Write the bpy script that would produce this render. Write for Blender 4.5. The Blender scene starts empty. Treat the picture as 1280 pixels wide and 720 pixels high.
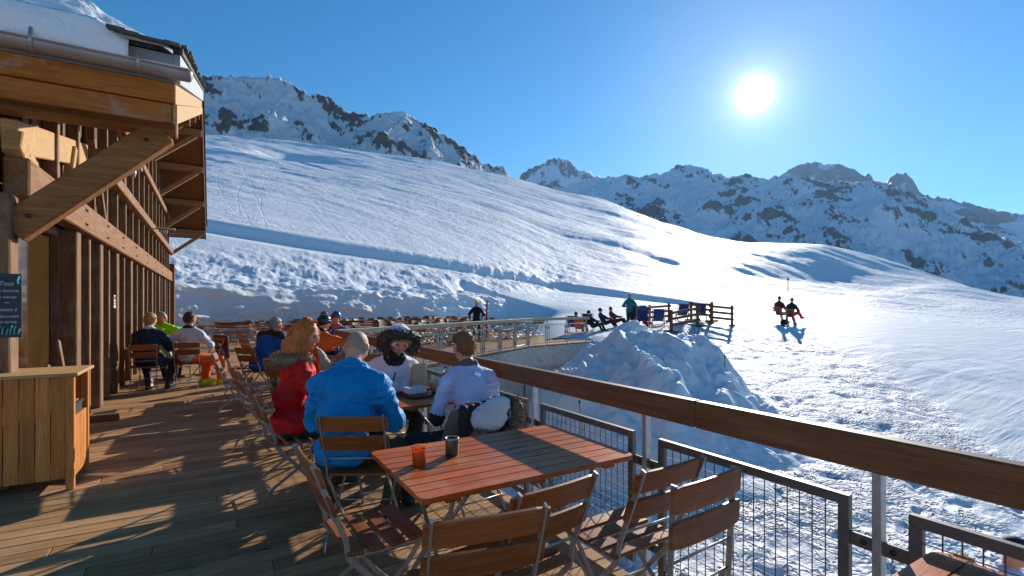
import bpy, bmesh, math, random
import numpy as np
from mathutils import Vector, Matrix

random.seed(7)
rng = np.random.default_rng(7)
SC = bpy.context.scene
COL = SC.collection
R = math.radians

# ------------------------------------------------------------------ camera
F, CXP, HZ, CAMH, YAW = 620.0, 640.0, 382.0, 1.55, R(31.0)
sY, cY = math.sin(YAW), math.cos(YAW)
cam = bpy.data.cameras.new('camera')
cam.sensor_width = 36.0
cam.lens = F / 1280 * 36
cam.shift_y = (HZ - 360) / 1280
cam.clip_start, cam.clip_end = 0.05, 40000
camo = bpy.data.objects.new('camera', cam)
camo.location = (0, 0, CAMH)
camo.rotation_euler = (R(90), 0, -YAW)
COL.objects.link(camo)
SC.camera = camo

def at(px, dep, py=None, z=None):
    """world point seen at column px and depth dep (metres ahead of the lens)"""
    lat = (px - CXP) / F * dep
    zz = z if z is not None else CAMH + (HZ - py) / F * dep
    return Vector((cY * lat + sY * dep, -sY * lat + cY * dep, zz))

# ------------------------------------------------------------------ noise
def _h(ix, iy, iz, seed):
    h = (ix.astype(np.int64) * 374761393 + iy.astype(np.int64) * 668265263 + iz.astype(np.int64) * 2147483647 + seed * 974634541) & 0xFFFFFFFF
    h = ((h ^ (h >> 13)) * 1274126177) & 0xFFFFFFFF
    h = ((h ^ (h >> 16)) * 2246822519) & 0xFFFFFFFF
    return (h ^ (h >> 15)) & 0xFFFFFFFF

def perlin2(x, y, seed=0):
    x = np.asarray(x, float); y = np.asarray(y, float)
    xi = np.floor(x); yi = np.floor(y); fx = x - xi; fy = y - yi
    z0 = np.zeros_like(xi)
    def g(dx, dy):
        a = _h(xi + dx, yi + dy, z0, seed) / 4294967296.0 * 2 * math.pi
        return np.cos(a) * (fx - dx) + np.sin(a) * (fy - dy)
    u = fx ** 3 * (fx * (fx * 6 - 15) + 10); v = fy ** 3 * (fy * (fy * 6 - 15) + 10)
    a = g(0, 0) * (1 - u) + g(1, 0) * u
    b = g(0, 1) * (1 - u) + g(1, 1) * u
    return (a * (1 - v) + b * v) * 1.4

def fbm2(x, y, oct=4, seed=0, gain=0.5, lac=2.03):
    s = 0; a = 1.0; n = 0
    for o in range(oct):
        s = s + a * perlin2(x, y, seed + o * 17); n += a
        x = x * lac + 3.1; y = y * lac + 7.7; a *= gain
    return s / n

def ridged2(x, y, oct=5, seed=0, gain=0.5, lac=2.1):
    s = 0; a = 1.0; n = 0; w = 1.0
    for o in range(oct):
        v = 1 - np.abs(perlin2(x, y, seed + o * 13)); v = v * v
        s = s + a * v * w; n += a; w = np.clip(v * 1.4, 0, 1)
        x = x * lac + 5.3; y = y * lac + 1.9; a *= gain
    return s / n

def noise3(p, seed=0):
    """value noise on (n,3) points, about -1..1"""
    i = np.floor(p); f = p - i; f = f * f * (3 - 2 * f)
    out = 0
    for dx in (0, 1):
        for dy in (0, 1):
            for dz in (0, 1):
                h = _h(i[:, 0] + dx, i[:, 1] + dy, i[:, 2] + dz, seed) / 2147483648.0 - 1
                out = out + h * (f[:, 0] if dx else 1 - f[:, 0]) * (f[:, 1] if dy else 1 - f[:, 1]) * (f[:, 2] if dz else 1 - f[:, 2])
    return out

def sstep(a, b, x):
    t = np.clip((x - a) / (b - a), 0, 1)
    return t * t * (3 - 2 * t)

# ------------------------------------------------------------------ materials
class NT:
    def __init__(s, name):
        s.m = bpy.data.materials.new(name); s.m.use_nodes = True
        s.t = s.m.node_tree; s.n = s.t.nodes; s.l = s.t.links
        s.b = s.n['Principled BSDF']
    def add(s, typ, **kw):
        n = s.n.new(typ)
        for k, v in kw.items():
            if k.startswith('i_'):
                key = k[2:]; key = int(key) if key.isdigit() else key.replace('_', ' ')
                if isinstance(v, bpy.types.NodeSocket): s.l.new(v, n.inputs[key])
                else: n.inputs[key].default_value = v
            else: setattr(n, k, v)
        return n
    def link(s, a, b): s.l.new(a, b)
    def coord(s, kind='Object', scale=(1, 1, 1), rot=(0, 0, 0)):
        c = s.add('ShaderNodeTexCoord')
        m = s.add('ShaderNodeMapping'); m.inputs['Scale'].default_value = scale; m.inputs['Rotation'].default_value = rot
        s.l.new(c.outputs[kind], m.inputs['Vector']); return m.outputs[0]
    def noise(s, vec, scale, detail=4, rough=0.55, dist=0.0):
        n = s.add('ShaderNodeTexNoise'); n.inputs['Scale'].default_value = scale
        n.inputs['Detail'].default_value = detail; n.inputs['Roughness'].default_value = rough
        n.inputs['Distortion'].default_value = dist
        if vec is not None: s.l.new(vec, n.inputs['Vector'])
        return n.outputs['Fac']
    def ramp(s, fac, stops):
        r = s.add('ShaderNodeValToRGB'); e = r.color_ramp.elements
        while len(e) < len(stops): e.new(0.5)
        for k, (p, c) in enumerate(stops):
            e[k].position = p; e[k].color = (*c, 1) if len(c) == 3 else c
        s.l.new(fac, r.inputs[0]); return r.outputs[0]
    def mix(s, fac, a, b, mode='MIX'):
        m = s.add('ShaderNodeMix', data_type='RGBA', blend_type=mode)
        for v, k in ((fac, 0), (a, 6), (b, 7)):
            if isinstance(v, bpy.types.NodeSocket): s.l.new(v, m.inputs[k])
            elif k and len(v) == 3: m.inputs[k].default_value = (*v, 1)
            else: m.inputs[k].default_value = v
        return m.outputs[2]
    def math(s, op, a, b=0.0, clamp=False):
        m = s.add('ShaderNodeMath', operation=op); m.use_clamp = clamp
        for k, v in ((0, a), (1, b)):
            if isinstance(v, bpy.types.NodeSocket): s.l.new(v, m.inputs[k])
            else: m.inputs[k].default_value = v
        return m.outputs[0]
    def attr(s, name):
        a = s.add('ShaderNodeAttribute'); a.attribute_name = name; return a.outputs['Fac']
    def bump(s, h, strength=0.3, dist=0.01, normal=None):
        b = s.add('ShaderNodeBump'); b.inputs['Strength'].default_value = strength; b.inputs['Distance'].default_value = dist
        s.l.new(h, b.inputs['Height'])
        if normal is not None: s.l.new(normal, b.inputs['Normal'])
        return b.outputs[0]
    def done(s, col=None, rough=None, normal=None, metal=None, spec=None):
        b = s.b
        for v, k in ((col, 'Base Color'), (rough, 'Roughness'), (normal, 'Normal'), (metal, 'Metallic'), (spec, 'Specular IOR Level')):
            if v is None: continue
            if isinstance(v, bpy.types.NodeSocket): s.l.new(v, b.inputs[k])
            elif k == 'Base Color': b.inputs[k].default_value = (*v, 1)
            else: b.inputs[k].default_value = v
        return s.m

M = {}
def wood(key, c1, c2, c3=None, axis=0, rough=0.6, grain=1.0, island=0.35, bump=0.25, knots=True, spec=0.3, wear=None):
    """timber with grain along a local axis, a tone per board and a few knots"""
    n = NT(key)
    sc = [14, 14, 14]; sc[axis] = 0.9
    geo = n.add('ShaderNodeNewGeometry')
    c = n.add('ShaderNodeTexCoord')
    off = n.add('ShaderNodeVectorMath', operation='MULTIPLY_ADD')
    n.link(geo.outputs['Random Per Island'], off.inputs[0]); off.inputs[1].default_value = (17, 31, 23); n.link(c.outputs['Object'], off.inputs[2])
    mp = n.add('ShaderNodeMapping'); mp.inputs['Scale'].default_value = sc; n.link(off.outputs[0], mp.inputs['Vector'])
    g = n.noise(mp.outputs[0], 2.2 * grain, 6, 0.62, 0.6)
    fine = n.noise(mp.outputs[0], 9 * grain, 3, 0.6, 0.2)
    col = n.ramp(g, [(0.28, c1), (0.5, c2), (0.74, c3 or c2)])
    tone = n.add('ShaderNodeMapRange'); n.link(geo.outputs['Random Per Island'], tone.inputs[0]); tone.inputs[3].default_value = 1 - island; tone.inputs[4].default_value = 1 + island
    col = n.mix(1.0, col, tone.outputs[0], 'MULTIPLY')
    col = n.mix(n.math('MULTIPLY', n.ramp(fine, [(0.35, (1, 1, 1)), (0.55, (0, 0, 0))]), 0.28), col, tuple(v * 0.45 for v in c1))
    if knots:
        ks = [2.6, 2.6, 2.6]; ks[axis] = 1.1
        km = n.add('ShaderNodeMapping'); km.inputs['Scale'].default_value = ks; n.link(off.outputs[0], km.inputs['Vector'])
        v = n.add('ShaderNodeTexVoronoi'); n.link(km.outputs[0], v.inputs['Vector']); v.inputs['Scale'].default_value = 1.6
        k = n.ramp(v.outputs['Distance'], [(0.05, (1, 1, 1)), (0.1, (0, 0, 0))])
        col = n.mix(n.math('MULTIPLY', k, 0.7), col, tuple(v * 0.3 for v in c1))
    if wear:
        w = n.noise(c.outputs['Object'], 3.0, 6, 0.7, 0.3)
        wm = n.ramp(w, [(0.5, (0, 0, 0)), (0.68, (1, 1, 1))])
        col = n.mix(n.math('MULTIPLY', wm, 0.6), col, wear)
    nb = n.bump(n.math('ADD', g, n.math('MULTIPLY', fine, 0.5)), bump, 0.006)
    M[key] = n.done(col, rough, nb, spec=spec)
    return M[key]

def plain(key, col, rough=0.5, metal=0.0, noise=0.15, scale=20, bump=0.0, spec=0.5):
    n = NT(key)
    v = n.coord()
    f = n.noise(v, scale, 4, 0.6)
    lo = tuple(max(0, c * (1 - noise)) for c in col); hi = tuple(min(1, c * (1 + noise)) for c in col)
    c = n.ramp(f, [(0.3, lo), (0.7, hi)])
    nb = n.bump(f, bump, 0.01) if bump else None
    M[key] = n.done(c, rough, nb, metal, spec)
    return M[key]

def cloth(key, col, rough=0.75, weave=260, bump=0.12, sheen=0.0, noise=0.12):
    n = NT(key)
    v = n.coord()
    f = n.noise(v, 9, 4, 0.6)
    w = n.noise(v, weave, 2, 0.5)
    wr = n.noise(n.coord('Object', (1, 1, 2.2)), 11, 3, 0.5, 1.2)
    c = n.ramp(f, [(0.3, tuple(x * (1 - noise) for x in col)), (0.7, tuple(min(1, x * (1 + noise)) for x in col))])
    cr = n.noise(n.coord('Object', (1, 1, 1.6)), 6.5, 2, 0.5, 1.6)
    cr = n.math('ABSOLUTE', n.math('SUBTRACT', cr, 0.5))
    b0 = n.bump(n.math('MULTIPLY', n.math('SUBTRACT', 0.10, cr, True), 2.0), 0.28, 0.05)
    b1 = n.bump(wr, 0.14, 0.03, b0)
    b2 = n.bump(w, bump, 0.004, b1)
    n.b.inputs['Sheen Weight'].default_value = sheen
    n.b.inputs['Sheen Roughness'].default_value = 0.5
    M[key] = n.done(c, rough, b2, spec=0.3)
    return M[key]

# ------------------------------------------------------------------ object helpers
def link(o, parent=None, mat=None):
    COL.objects.link(o)
    if parent is not None: o.parent = parent
    return o

def mesh_obj(name, verts, faces, mats, parent=None, smooth=False, mi=None):
    me = bpy.data.meshes.new(name)
    if isinstance(verts, np.ndarray) and isinstance(faces, np.ndarray):
        nv, nf, k = len(verts), len(faces), faces.shape[1]
        me.vertices.add(nv); me.vertices.foreach_set('co', np.ascontiguousarray(verts, np.float32).ravel())
        me.loops.add(nf * k); me.loops.foreach_set('vertex_index', np.ascontiguousarray(faces, np.int32).ravel())
        me.polygons.add(nf); me.polygons.foreach_set('loop_start', np.arange(0, nf * k, k, dtype=np.int32))
        me.polygons.foreach_set('loop_total', np.full(nf, k, np.int32))
    else:
        me.from_pydata([tuple(v) for v in verts], [], [tuple(f) for f in faces])
    for m in (mats if isinstance(mats, (list, tuple)) else [mats]): me.materials.append(m)
    if mi is not None: me.polygons.foreach_set('material_index', np.asarray(mi, np.int32))
    if smooth: me.polygons.foreach_set('use_smooth', np.ones(len(me.polygons), bool))
    me.update(calc_edges=True); me.validate()
    return link(bpy.data.objects.new(name, me), parent)

def empty(name, loc=(0, 0, 0), rz=0.0):
    o = bpy.data.objects.new(name, None); o.empty_display_size = 0.1
    o.location = loc; o.rotation_euler = (0, 0, rz)
    return link(o)

def tag(o, label=None, cat=None, group=None, kind=None):
    for k, v in (('label', label), ('category', cat), ('group', group), ('kind', kind)):
        if v: o[k] = v
    return o

class MB:
    """collects solids; build() links them as one mesh object"""
    def __init__(s): s.v = []; s.f = []; s.m = []; s.cur = 0; s.sm = []
    def _add(s, vs, fs, smooth=False):
        b = len(s.v); s.v += [tuple(v) for v in vs]
        s.f += [tuple(i + b for i in f) for f in fs]; s.m += [s.cur] * len(fs); s.sm += [smooth] * len(fs)
    def obox(s, c, ax, ay, az, bev=0.0):
        """box from centre and three half-axis vectors, with chamfered long edges when bev > 0"""
        c, ax, ay, az = Vector(c), Vector(ax), Vector(ay), Vector(az)
        if bev <= 0:
            vs = [c + ax * i + ay * j + az * k for i in (-1, 1) for j in (-1, 1) for k in (-1, 1)]
            s._add(vs, [(0, 1, 3, 2), (4, 6, 7, 5), (0, 4, 5, 1), (2, 3, 7, 6), (0, 2, 6, 4), (1, 5, 7, 3)])
        else:
            def ring(x, q):
                ys, zs = ay.length, az.length
                by, bz = (ys - bev - q) / ys, (zs - bev - q) / zs; oy, oz = (ys - q) / ys, (zs - q) / zs
                return [c + ax * x + ay * a + az * b for a, b in ((oy, bz), (by, oz), (-by, oz), (-oy, bz), (-oy, -bz), (-by, -oz), (by, -oz), (oy, -bz))]
            xb = 1 - bev / ax.length
            rings = [ring(-1, bev), ring(-xb, 0), ring(xb, 0), ring(1, bev)]
            vs = sum(rings, []); fs = [tuple(range(7, -1, -1)), tuple(range(24, 32))]
            for r in range(3):
                for k in range(8):
                    k2 = (k + 1) % 8
                    fs.append((r * 8 + k, r * 8 + k2, r * 8 + 8 + k2, r * 8 + 8 + k))
            s._add(vs, fs)
        return s
    def box(s, x0, x1, y0, y1, z0, z1, bev=0.0):
        d = [(x1 - x0) / 2, (y1 - y0) / 2, (z1 - z0) / 2]
        ax = [Vector((d[0], 0, 0)), Vector((0, d[1], 0)), Vector((0, 0, d[2]))]
        i = max(range(3), key=lambda k: d[k]); o = [i, (i + 1) % 3, (i + 2) % 3]
        return s.obox(((x0 + x1) / 2, (y0 + y1) / 2, (z0 + z1) / 2), ax[o[0]], ax[o[1]], ax[o[2]], bev)
    def bar(s, a, b, w, h, up=(0, 0, 1), bev=0.0):
        """square bar from a to b; w across, h along up"""
        a, b = Vector(a), Vector(b); d = (b - a); L = d.length; d /= L
        u = Vector(up); side = d.cross(u)
        if side.length < 1e-4: side = d.cross(Vector((0, 1, 0)))
        side.normalize(); u2 = side.cross(d).normalized()
        return s.obox((a + b) / 2, d * L / 2, side * w / 2, u2 * h / 2, bev)
    def strip(s, pts, w, h, side):
        """flat bar swept along pts; w along 'side', h across"""
        side = Vector(side).normalized(); P = [Vector(p) for p in pts]; rings = []
        for i, p in enumerate(P):
            d = (P[min(i + 1, len(P) - 1)] - P[max(i - 1, 0)]).normalized(); n = side.cross(d).normalized()
            rings.append([p + side * w / 2 + n * h / 2, p - side * w / 2 + n * h / 2, p - side * w / 2 - n * h / 2, p + side * w / 2 - n * h / 2])
        s._loft(rings, False)
        return s
    def _loft(s, rings, smooth=True, caps=True):
        k = len(rings[0]); vs = sum([list(r) for r in rings], []); fs = []
        for r in range(len(rings) - 1):
            for i in range(k):
                j = (i + 1) % k
                fs.append((r * k + i, r * k + j, (r + 1) * k + j, (r + 1) * k + i))
        if caps: fs += [tuple(range(k - 1, -1, -1)), tuple(range((len(rings) - 1) * k, len(rings) * k))]
        s._add(vs, fs, smooth)
    def tube(s, pts, r, n=8, caps=True):
        P = [Vector(p) for p in pts]; rs = r if isinstance(r, (list, tuple)) else [r] * len(P); rings = []; ref = None
        for i, p in enumerate(P):
            d = (P[min(i + 1, len(P) - 1)] - P[max(i - 1, 0)]).normalized()
            if ref is None: ref = d.orthogonal().normalized()
            ref = (ref - d * ref.dot(d)).normalized(); e = d.cross(ref)
            rings.append([p + (ref * math.cos(2 * math.pi * k / n) + e * math.sin(2 * math.pi * k / n)) * rs[i] for k in range(n)])
        s._loft(rings, True, caps); return s
    def lathe(s, c, prof, n=20, caps=True):
        c = Vector(c)
        s._loft([[c + Vector((r * math.cos(2 * math.pi * k / n), r * math.sin(2 * math.pi * k / n), z)) for k in range(n)] for r, z in prof], True, caps); return s
    def prism(s, poly, z0, z1):
        n = len(poly); vs = [(x, y, z0) for x, y in poly] + [(x, y, z1) for x, y in poly]
        fs = [tuple(range(n - 1, -1, -1)), tuple(range(n, 2 * n))] + [(i, (i + 1) % n, n + (i + 1) % n, n + i) for i in range(n)]
        s._add(vs, fs); return s
    def mat(s, k): s.cur = k; return s
    def build(s, name, mats, parent=None, bevel=0.0):
        o = mesh_obj(name, s.v, s.f, mats, parent, mi=s.m)
        o.data.polygons.foreach_set('use_smooth', np.array(s.sm, bool))
        return o

def copy_tree(o, parent=None):
    c = o.copy(); COL.objects.link(c)
    if parent is not None: c.parent = parent
    for ch in list(o.children): copy_tree(ch, c)
    return c

def arc(p0, p1, p2, n=6):
    """quadratic curve"""
    a, b, c = Vector(p0), Vector(p1), Vector(p2)
    return [a * (1 - t) ** 2 + b * 2 * t * (1 - t) + c * t * t for t in [k / n for k in range(n + 1)]]
GLOW = ((14.0, 0.12), (60.0, 0.8), (700.0, 2.4), (5000.0, 14.0), (16000.0, 90.0)); SKY = 0.12; SUNE = 3.9; EXPO = 0.92; HAZE = 0.000034
# ------------------------------------------------------------------ the materials
def make_snow(key, bumpk=1.0, tint=(0.79, 0.81, 0.84), far=False):
    n = NT(key)
    c = n.add('ShaderNodeTexCoord'); v = c.outputs['Object']
    tr = n.attr('tramp')
    # wind crust and small lumps
    a = n.noise(v, 2.2, 6, 0.62, 0.3)
    b = n.noise(v, 9.0, 4, 0.6)
    m = n.add('ShaderNodeMapping'); m.inputs['Rotation'].default_value = (0, 0, R(35)); m.inputs['Scale'].default_value = (0.22, 1.6, 0.6); n.link(v, m.inputs['Vector'])
    ski = n.noise(m.outputs[0], 1.1, 5, 0.6, 0.7)           # ski traces down the slope
    m2 = n.add('ShaderNodeMapping'); m2.inputs['Rotation'].default_value = (0, 0, R(-25)); m2.inputs['Scale'].default_value = (0.16, 1.2, 0.6); n.link(v, m2.inputs['Vector'])
    ski2 = n.noise(m2.outputs[0], 0.9, 5, 0.6, 1.2)
    big = n.noise(v, 0.12, 5, 0.6, 0.4)
    gm = n.math('SUBTRACT', 1.0, n.math('MULTIPLY', n.attr('groomed'), 0.8)); h = n.math('MULTIPLY', gm, n.math('ADD', n.math('MULTIPLY', a, 0.075), n.math('MULTIPLY', b, 0.026)))
    h = n.math('ADD', h, n.math('MULTIPLY', n.math('ADD', ski, ski2), 0.11 if far else 0.05))
    h = n.math('ADD', h, n.math('MULTIPLY', big, 0.35 if far else 0.12))
    if far:
        ch = n.noise(v, 0.9, 6, 0.68, 0.4); pm = n.ramp(n.noise(v, 0.035, 4, 0.6), [(0.38, (0.15,) * 3), (0.6, (1,) * 3)])
        h = n.math('ADD', h, n.math('MULTIPLY', n.math('MULTIPLY', ch, pm), 0.42))
        for sc_, ro, wd_ in (((0.02, 0.30, 0.05), 30, 0.022), ((0.33, 0.022, 0.05), -20, 0.022), ((0.022, 0.38, 0.05), 62, 0.026), ((0.024, 0.46, 0.05), 5, 0.03), ((0.4, 0.03, 0.05), 12, 0.026)):   # single ski tracks
            t3 = n.noise(n.coord('Object', sc_, (0, 0, R(ro))), 1.0, 1, 0.3, 0.0)
            ln = n.ramp(n.math('ABSOLUTE', n.math('SUBTRACT', t3, 0.5)), [(0.0, (1,) * 3), (wd_, (0,) * 3)])
            h = n.math('SUBTRACT', h, n.math('MULTIPLY', ln, 0.018))
    # footprints: pits only where the snow is trodden
    vo = n.add('ShaderNodeTexVoronoi'); vo.feature = 'SMOOTH_F1'; vo.inputs['Smoothness'].default_value = 0.35
    w = n.add('ShaderNodeMapping'); w.inputs['Scale'].default_value = (2.3, 3.1, 1.5); w.inputs['Rotation'].default_value = (0, 0, R(20))
    dv = n.add('ShaderNodeVectorMath', operation='MULTIPLY_ADD')
    nz = n.add('ShaderNodeTexNoise'); nz.inputs['Scale'].default_value = 1.7; n.link(v, nz.inputs['Vector'])
    n.link(nz.outputs['Color'], dv.inputs[0]); dv.inputs[1].default_value = (0.5, 0.5, 0); n.link(v, dv.inputs[2])
    n.link(dv.outputs[0], w.inputs['Vector']); n.link(w.outputs[0], vo.inputs['Vector'])
    pit = n.ramp(vo.outputs['Distance'], [(0.12, (0, 0, 0)), (0.5, (1, 1, 1))])
    sel = n.ramp(n.noise(v, 0.55, 3, 0.6), [(0.4, (0, 0, 0)), (0.56, (1, 1, 1))])
    h = n.math('ADD', h, n.math('MULTIPLY', n.math('MULTIPLY', pit, n.math('MULTIPLY', sel, tr)), 0.15))
    nb = n.bump(h, 1.0, 1.0 * bumpk)
    # faint mottling, then a patchy tan tint by attribute
    g = n.noise(v, 0.7, 5, 0.7)
    col = n.ramp(g, [(0.3, tuple(x * 0.965 for x in tint)), (0.7, tint)])
    d = n.attr('tan_tint')
    col = n.mix(n.math('MULTIPLY', d, n.ramp(n.noise(n.coord('Object', (0.7, 0.7, 3.0)), 1.6, 5, 0.6, 1.0), [(0.35, (0.2, 0.2, 0.2)), (0.7, (1, 1, 1))])), col, (0.58, 0.47, 0.36))
    n.b.inputs['Sheen Weight'].default_value = 0.0
    M[key] = n.done(col, 0.6, nb, spec=0.1)
make_snow('snow')
make_snow('snow_slope', 1.0, (0.86, 0.875, 0.90), far=True)

def make_mountain(key, rockcol, q=1.0):
    n = NT(key)
    rk = n.attr('rock')
    v = n.coord('Object')
    a = n.noise(v, 0.022 * q, 8, 0.74)
    b = n.noise(n.coord('Object', (1, 1, 0.55)), 0.09 * q, 6, 0.72)
    f = n.math('ADD', rk, n.math('MULTIPLY', n.math('SUBTRACT', a, 0.5), 0.7))
    f = n.math('ADD', f, n.math('MULTIPLY', n.math('SUBTRACT', b, 0.5), 0.75))
    msk = n.ramp(f, [(0.47, (0, 0, 0)), (0.56, (1, 1, 1))])
    rc = n.ramp(b, [(0.3, tuple(x * 0.55 for x in rockcol)), (0.7, tuple(x * 1.3 for x in rockcol))])
    col = n.mix(msk, (0.85, 0.88, 0.92), rc)
    hh = n.math('ADD', n.math('MULTIPLY', a, 16.0), n.math('MULTIPLY', b, 7.0))
    nb = n.bump(hh, 0.8, 1.0)
    M[key] = n.done(col, 0.7, nb, spec=0.2)
make_mountain('mountain_near', (0.16, 0.125, 0.105), 1.7)
make_mountain('mountain_far', (0.17, 0.135, 0.115))

wood('deck_wood', (0.25, 0.128, 0.052), (0.41, 0.225, 0.100), (0.52, 0.315, 0.165), axis=0, rough=0.7, island=0.28, bump=0.5, wear=(0.42, 0.29, 0.175), spec=0.15)
wood('old_timber', (0.14, 0.055, 0.018), (0.25, 0.105, 0.034), (0.34, 0.165, 0.06), axis=1, rough=0.7, island=0.2, bump=0.5, wear=(0.26, 0.19, 0.13))
wood('old_timber_x', (0.17, 0.062, 0.016), (0.30, 0.122, 0.034), (0.40, 0.19, 0.062), axis=0, rough=0.7, island=0.2, bump=0.5)
wood('old_timber_z', (0.11, 0.05, 0.022), (0.21, 0.10, 0.042), (0.32, 0.18, 0.09), axis=2, rough=0.72, island=0.3, bump=0.6, wear=(0.27, 0.21, 0.16))
wood('purlin_wood', (0.24, 0.115, 0.042), (0.38, 0.20, 0.08), (0.48, 0.28, 0.125), axis=0, rough=0.7, island=0.15, bump=0.4)
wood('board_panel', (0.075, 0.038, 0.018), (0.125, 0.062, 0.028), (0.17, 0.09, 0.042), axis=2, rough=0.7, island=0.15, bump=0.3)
wood('pale_timber', (0.36, 0.19, 0.065), (0.50, 0.29, 0.115), (0.60, 0.39, 0.18), axis=0, rough=0.65, island=0.12, bump=0.3)
wood('fascia', (0.27, 0.075, 0.006), (0.40, 0.125, 0.012), (0.48, 0.17, 0.024), axis=0, rough=0.6, island=0.1, bump=0.3, wear=(0.40, 0.33, 0.27))
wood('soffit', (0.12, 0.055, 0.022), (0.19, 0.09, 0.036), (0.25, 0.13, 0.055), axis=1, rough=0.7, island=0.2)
wood('cabinet_wood', (0.43, 0.14, 0.024), (0.60, 0.22, 0.045), (0.68, 0.30, 0.08), axis=2, rough=0.55, island=0.18, bump=0.2)
wood('rail_wood', (0.12, 0.045, 0.018), (0.19, 0.078, 0.031), (0.27, 0.125, 0.055), axis=1, rough=0.5, island=0.08, bump=0.25, knots=False)
wood('grey_rail', (0.30, 0.23, 0.155), (0.42, 0.34, 0.24), (0.52, 0.43, 0.32), axis=0, rough=0.75, island=0.1, bump=0.4)
wood('table_wood', (0.31, 0.060, 0.009), (0.46, 0.10, 0.016), (0.58, 0.155, 0.032), axis=0, rough=0.36, island=0.18, bump=0.15, knots=False, spec=0.2, wear=(0.52, 0.23, 0.11))
wood('chair_wood', (0.20, 0.056, 0.016), (0.29, 0.09, 0.026), (0.38, 0.135, 0.045), axis=0, rough=0.45, island=0.32, bump=0.22, knots=False, spec=0.22, wear=(0.42, 0.19, 0.10))
wood('fence_wood', (0.11, 0.055, 0.028), (0.17, 0.085, 0.042), (0.23, 0.12, 0.06), axis=0, rough=0.8, island=0.15)
plain('steel', (0.36, 0.34, 0.31), 0.42, 0.55, 0.15, 30, 0.05)
plain('galv', (0.42, 0.43, 0.43), 0.4, 0.6, 0.2, 14, 0.04)
plain('dark_steel', (0.14, 0.12, 0.105), 0.5, 0.3, 0.25, 12, 0.1)
plain('wire', (0.10, 0.09, 0.085), 0.5, 0.4)
plain('concrete', (0.42, 0.40, 0.37), 0.85, 0, 0.18, 5, 0.3)
plain('slate', (0.075, 0.075, 0.06), 0.8, 0, 0.6, 7, 0.8)
plain('gutter_metal', (0.33, 0.27, 0.24), 0.45, 0.35, 0.1, 6)
plain('flashing', (0.30, 0.32, 0.35), 0.5, 0.3, 0.08, 5)
plain('bolt', (0.05, 0.045, 0.04), 0.5, 0.5)
plain('rubber', (0.02, 0.02, 0.02), 0.7)
plain('skin', (0.66, 0.30, 0.165), 0.55, 0, 0.07, 30, 0.05, 0.2)
plain('skin_red', (0.66, 0.30, 0.19), 0.5, 0, 0.07, 30, 0.05, 0.4)
plain('buzz', (0.42, 0.25, 0.17), 0.6, 0, 0.15, 120, 0.1, 0.3)
plain('lips', (0.52, 0.17, 0.15), 0.4, 0, 0.05)
plain('eye', (0.06, 0.04, 0.035), 0.25, 0, 0.05)
def hair(key, c1, c2):
    n = NT(key)
    f = n.noise(n.coord('Object', (1, 1, 0.12)), 110, 4, 0.6, 0.5)
    g = n.noise(n.coord('Object', (1, 1, 0.4)), 14, 3, 0.6)
    col = n.mix(n.ramp(g, [(0.35, (0, 0, 0)), (0.65, (1, 1, 1))]), n.ramp(f, [(0.3, c1), (0.7, c2)]), tuple((a + b) / 2 for a, b in zip(c1, c2)))
    M[key] = n.done(col, 0.42, n.bump(f, 0.7, 0.01), spec=0.25)
hair('hair_auburn', (0.33, 0.068, 0.012), (0.85, 0.27, 0.05))
hair('hair_blond', (0.32, 0.16, 0.04), (0.66, 0.40, 0.13))
hair('hair_ginger', (0.14, 0.058, 0.018), (0.34, 0.16, 0.055))
hair('hair_brown', (0.05, 0.028, 0.016), (0.13, 0.075, 0.04))
hair('hair_grey', (0.25, 0.23, 0.21), (0.48, 0.45, 0.42))
hair('fur_dark', (0.025, 0.018, 0.013), (0.13, 0.095, 0.065))
hair('fur_tan', (0.16, 0.09, 0.045), (0.44, 0.29, 0.16))
cloth('red_cloth', (0.60, 0.008, 0.010)); cloth('blue_cloth', (0.0, 0.225, 0.52), 0.65); cloth('white_cloth', (0.72, 0.70, 0.78))
cloth('lilac_cloth', (0.56, 0.56, 0.78)); cloth('black_cloth', (0.022, 0.021, 0.022)); cloth('grey_cloth', (0.13, 0.115, 0.10))
cloth('olive_cloth', (0.045, 0.05, 0.022)); cloth('brown_cloth', (0.11, 0.075, 0.055)); cloth('navy_cloth', (0.018, 0.024, 0.05))
cloth('green_cloth', (0.32, 0.72, 0.02)); cloth('orange_cloth', (0.85, 0.14, 0.012)); cloth('royal_cloth', (0.012, 0.085, 0.34))
cloth('beige_cloth', (0.40, 0.34, 0.25)); cloth('teal_cloth', (0.015, 0.20, 0.24)); cloth('maroon_cloth', (0.14, 0.02, 0.04))
cloth('pale_cloth', (0.62, 0.64, 0.66)); cloth('canvas_blue', (0.025, 0.055, 0.19)); cloth('canvas_orange', (0.72, 0.13, 0.03)); cloth('yellow_cloth', (0.62, 0.66, 0.02))
plain('helmet_black', (0.015, 0.017, 0.018), 0.18, 0, 0.1, 10); plain('helmet_blue', (0.02, 0.07, 0.22), 0.2, 0, 0.1, 10)
plain('boot_lime', (0.62, 0.72, 0.02), 0.35); plain('boot_dark', (0.03, 0.028, 0.028), 0.45); plain('boot_white', (0.6, 0.6, 0.6), 0.4)
plain('goggle', (0.25, 0.05, 0.02), 0.08, 0.6); plain('white_plastic', (0.72, 0.72, 0.70), 0.4); plain('paper_tan', (0.62, 0.44, 0.24), 0.8, 0, 0.1, 8, 0.3)
plain('blue_plastic', (0.05, 0.09, 0.42), 0.3); plain('tray_dark', (0.07, 0.02, 0.03), 0.35); plain('bread', (0.42, 0.22, 0.08), 0.8, 0, 0.3, 30, 0.4)
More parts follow.
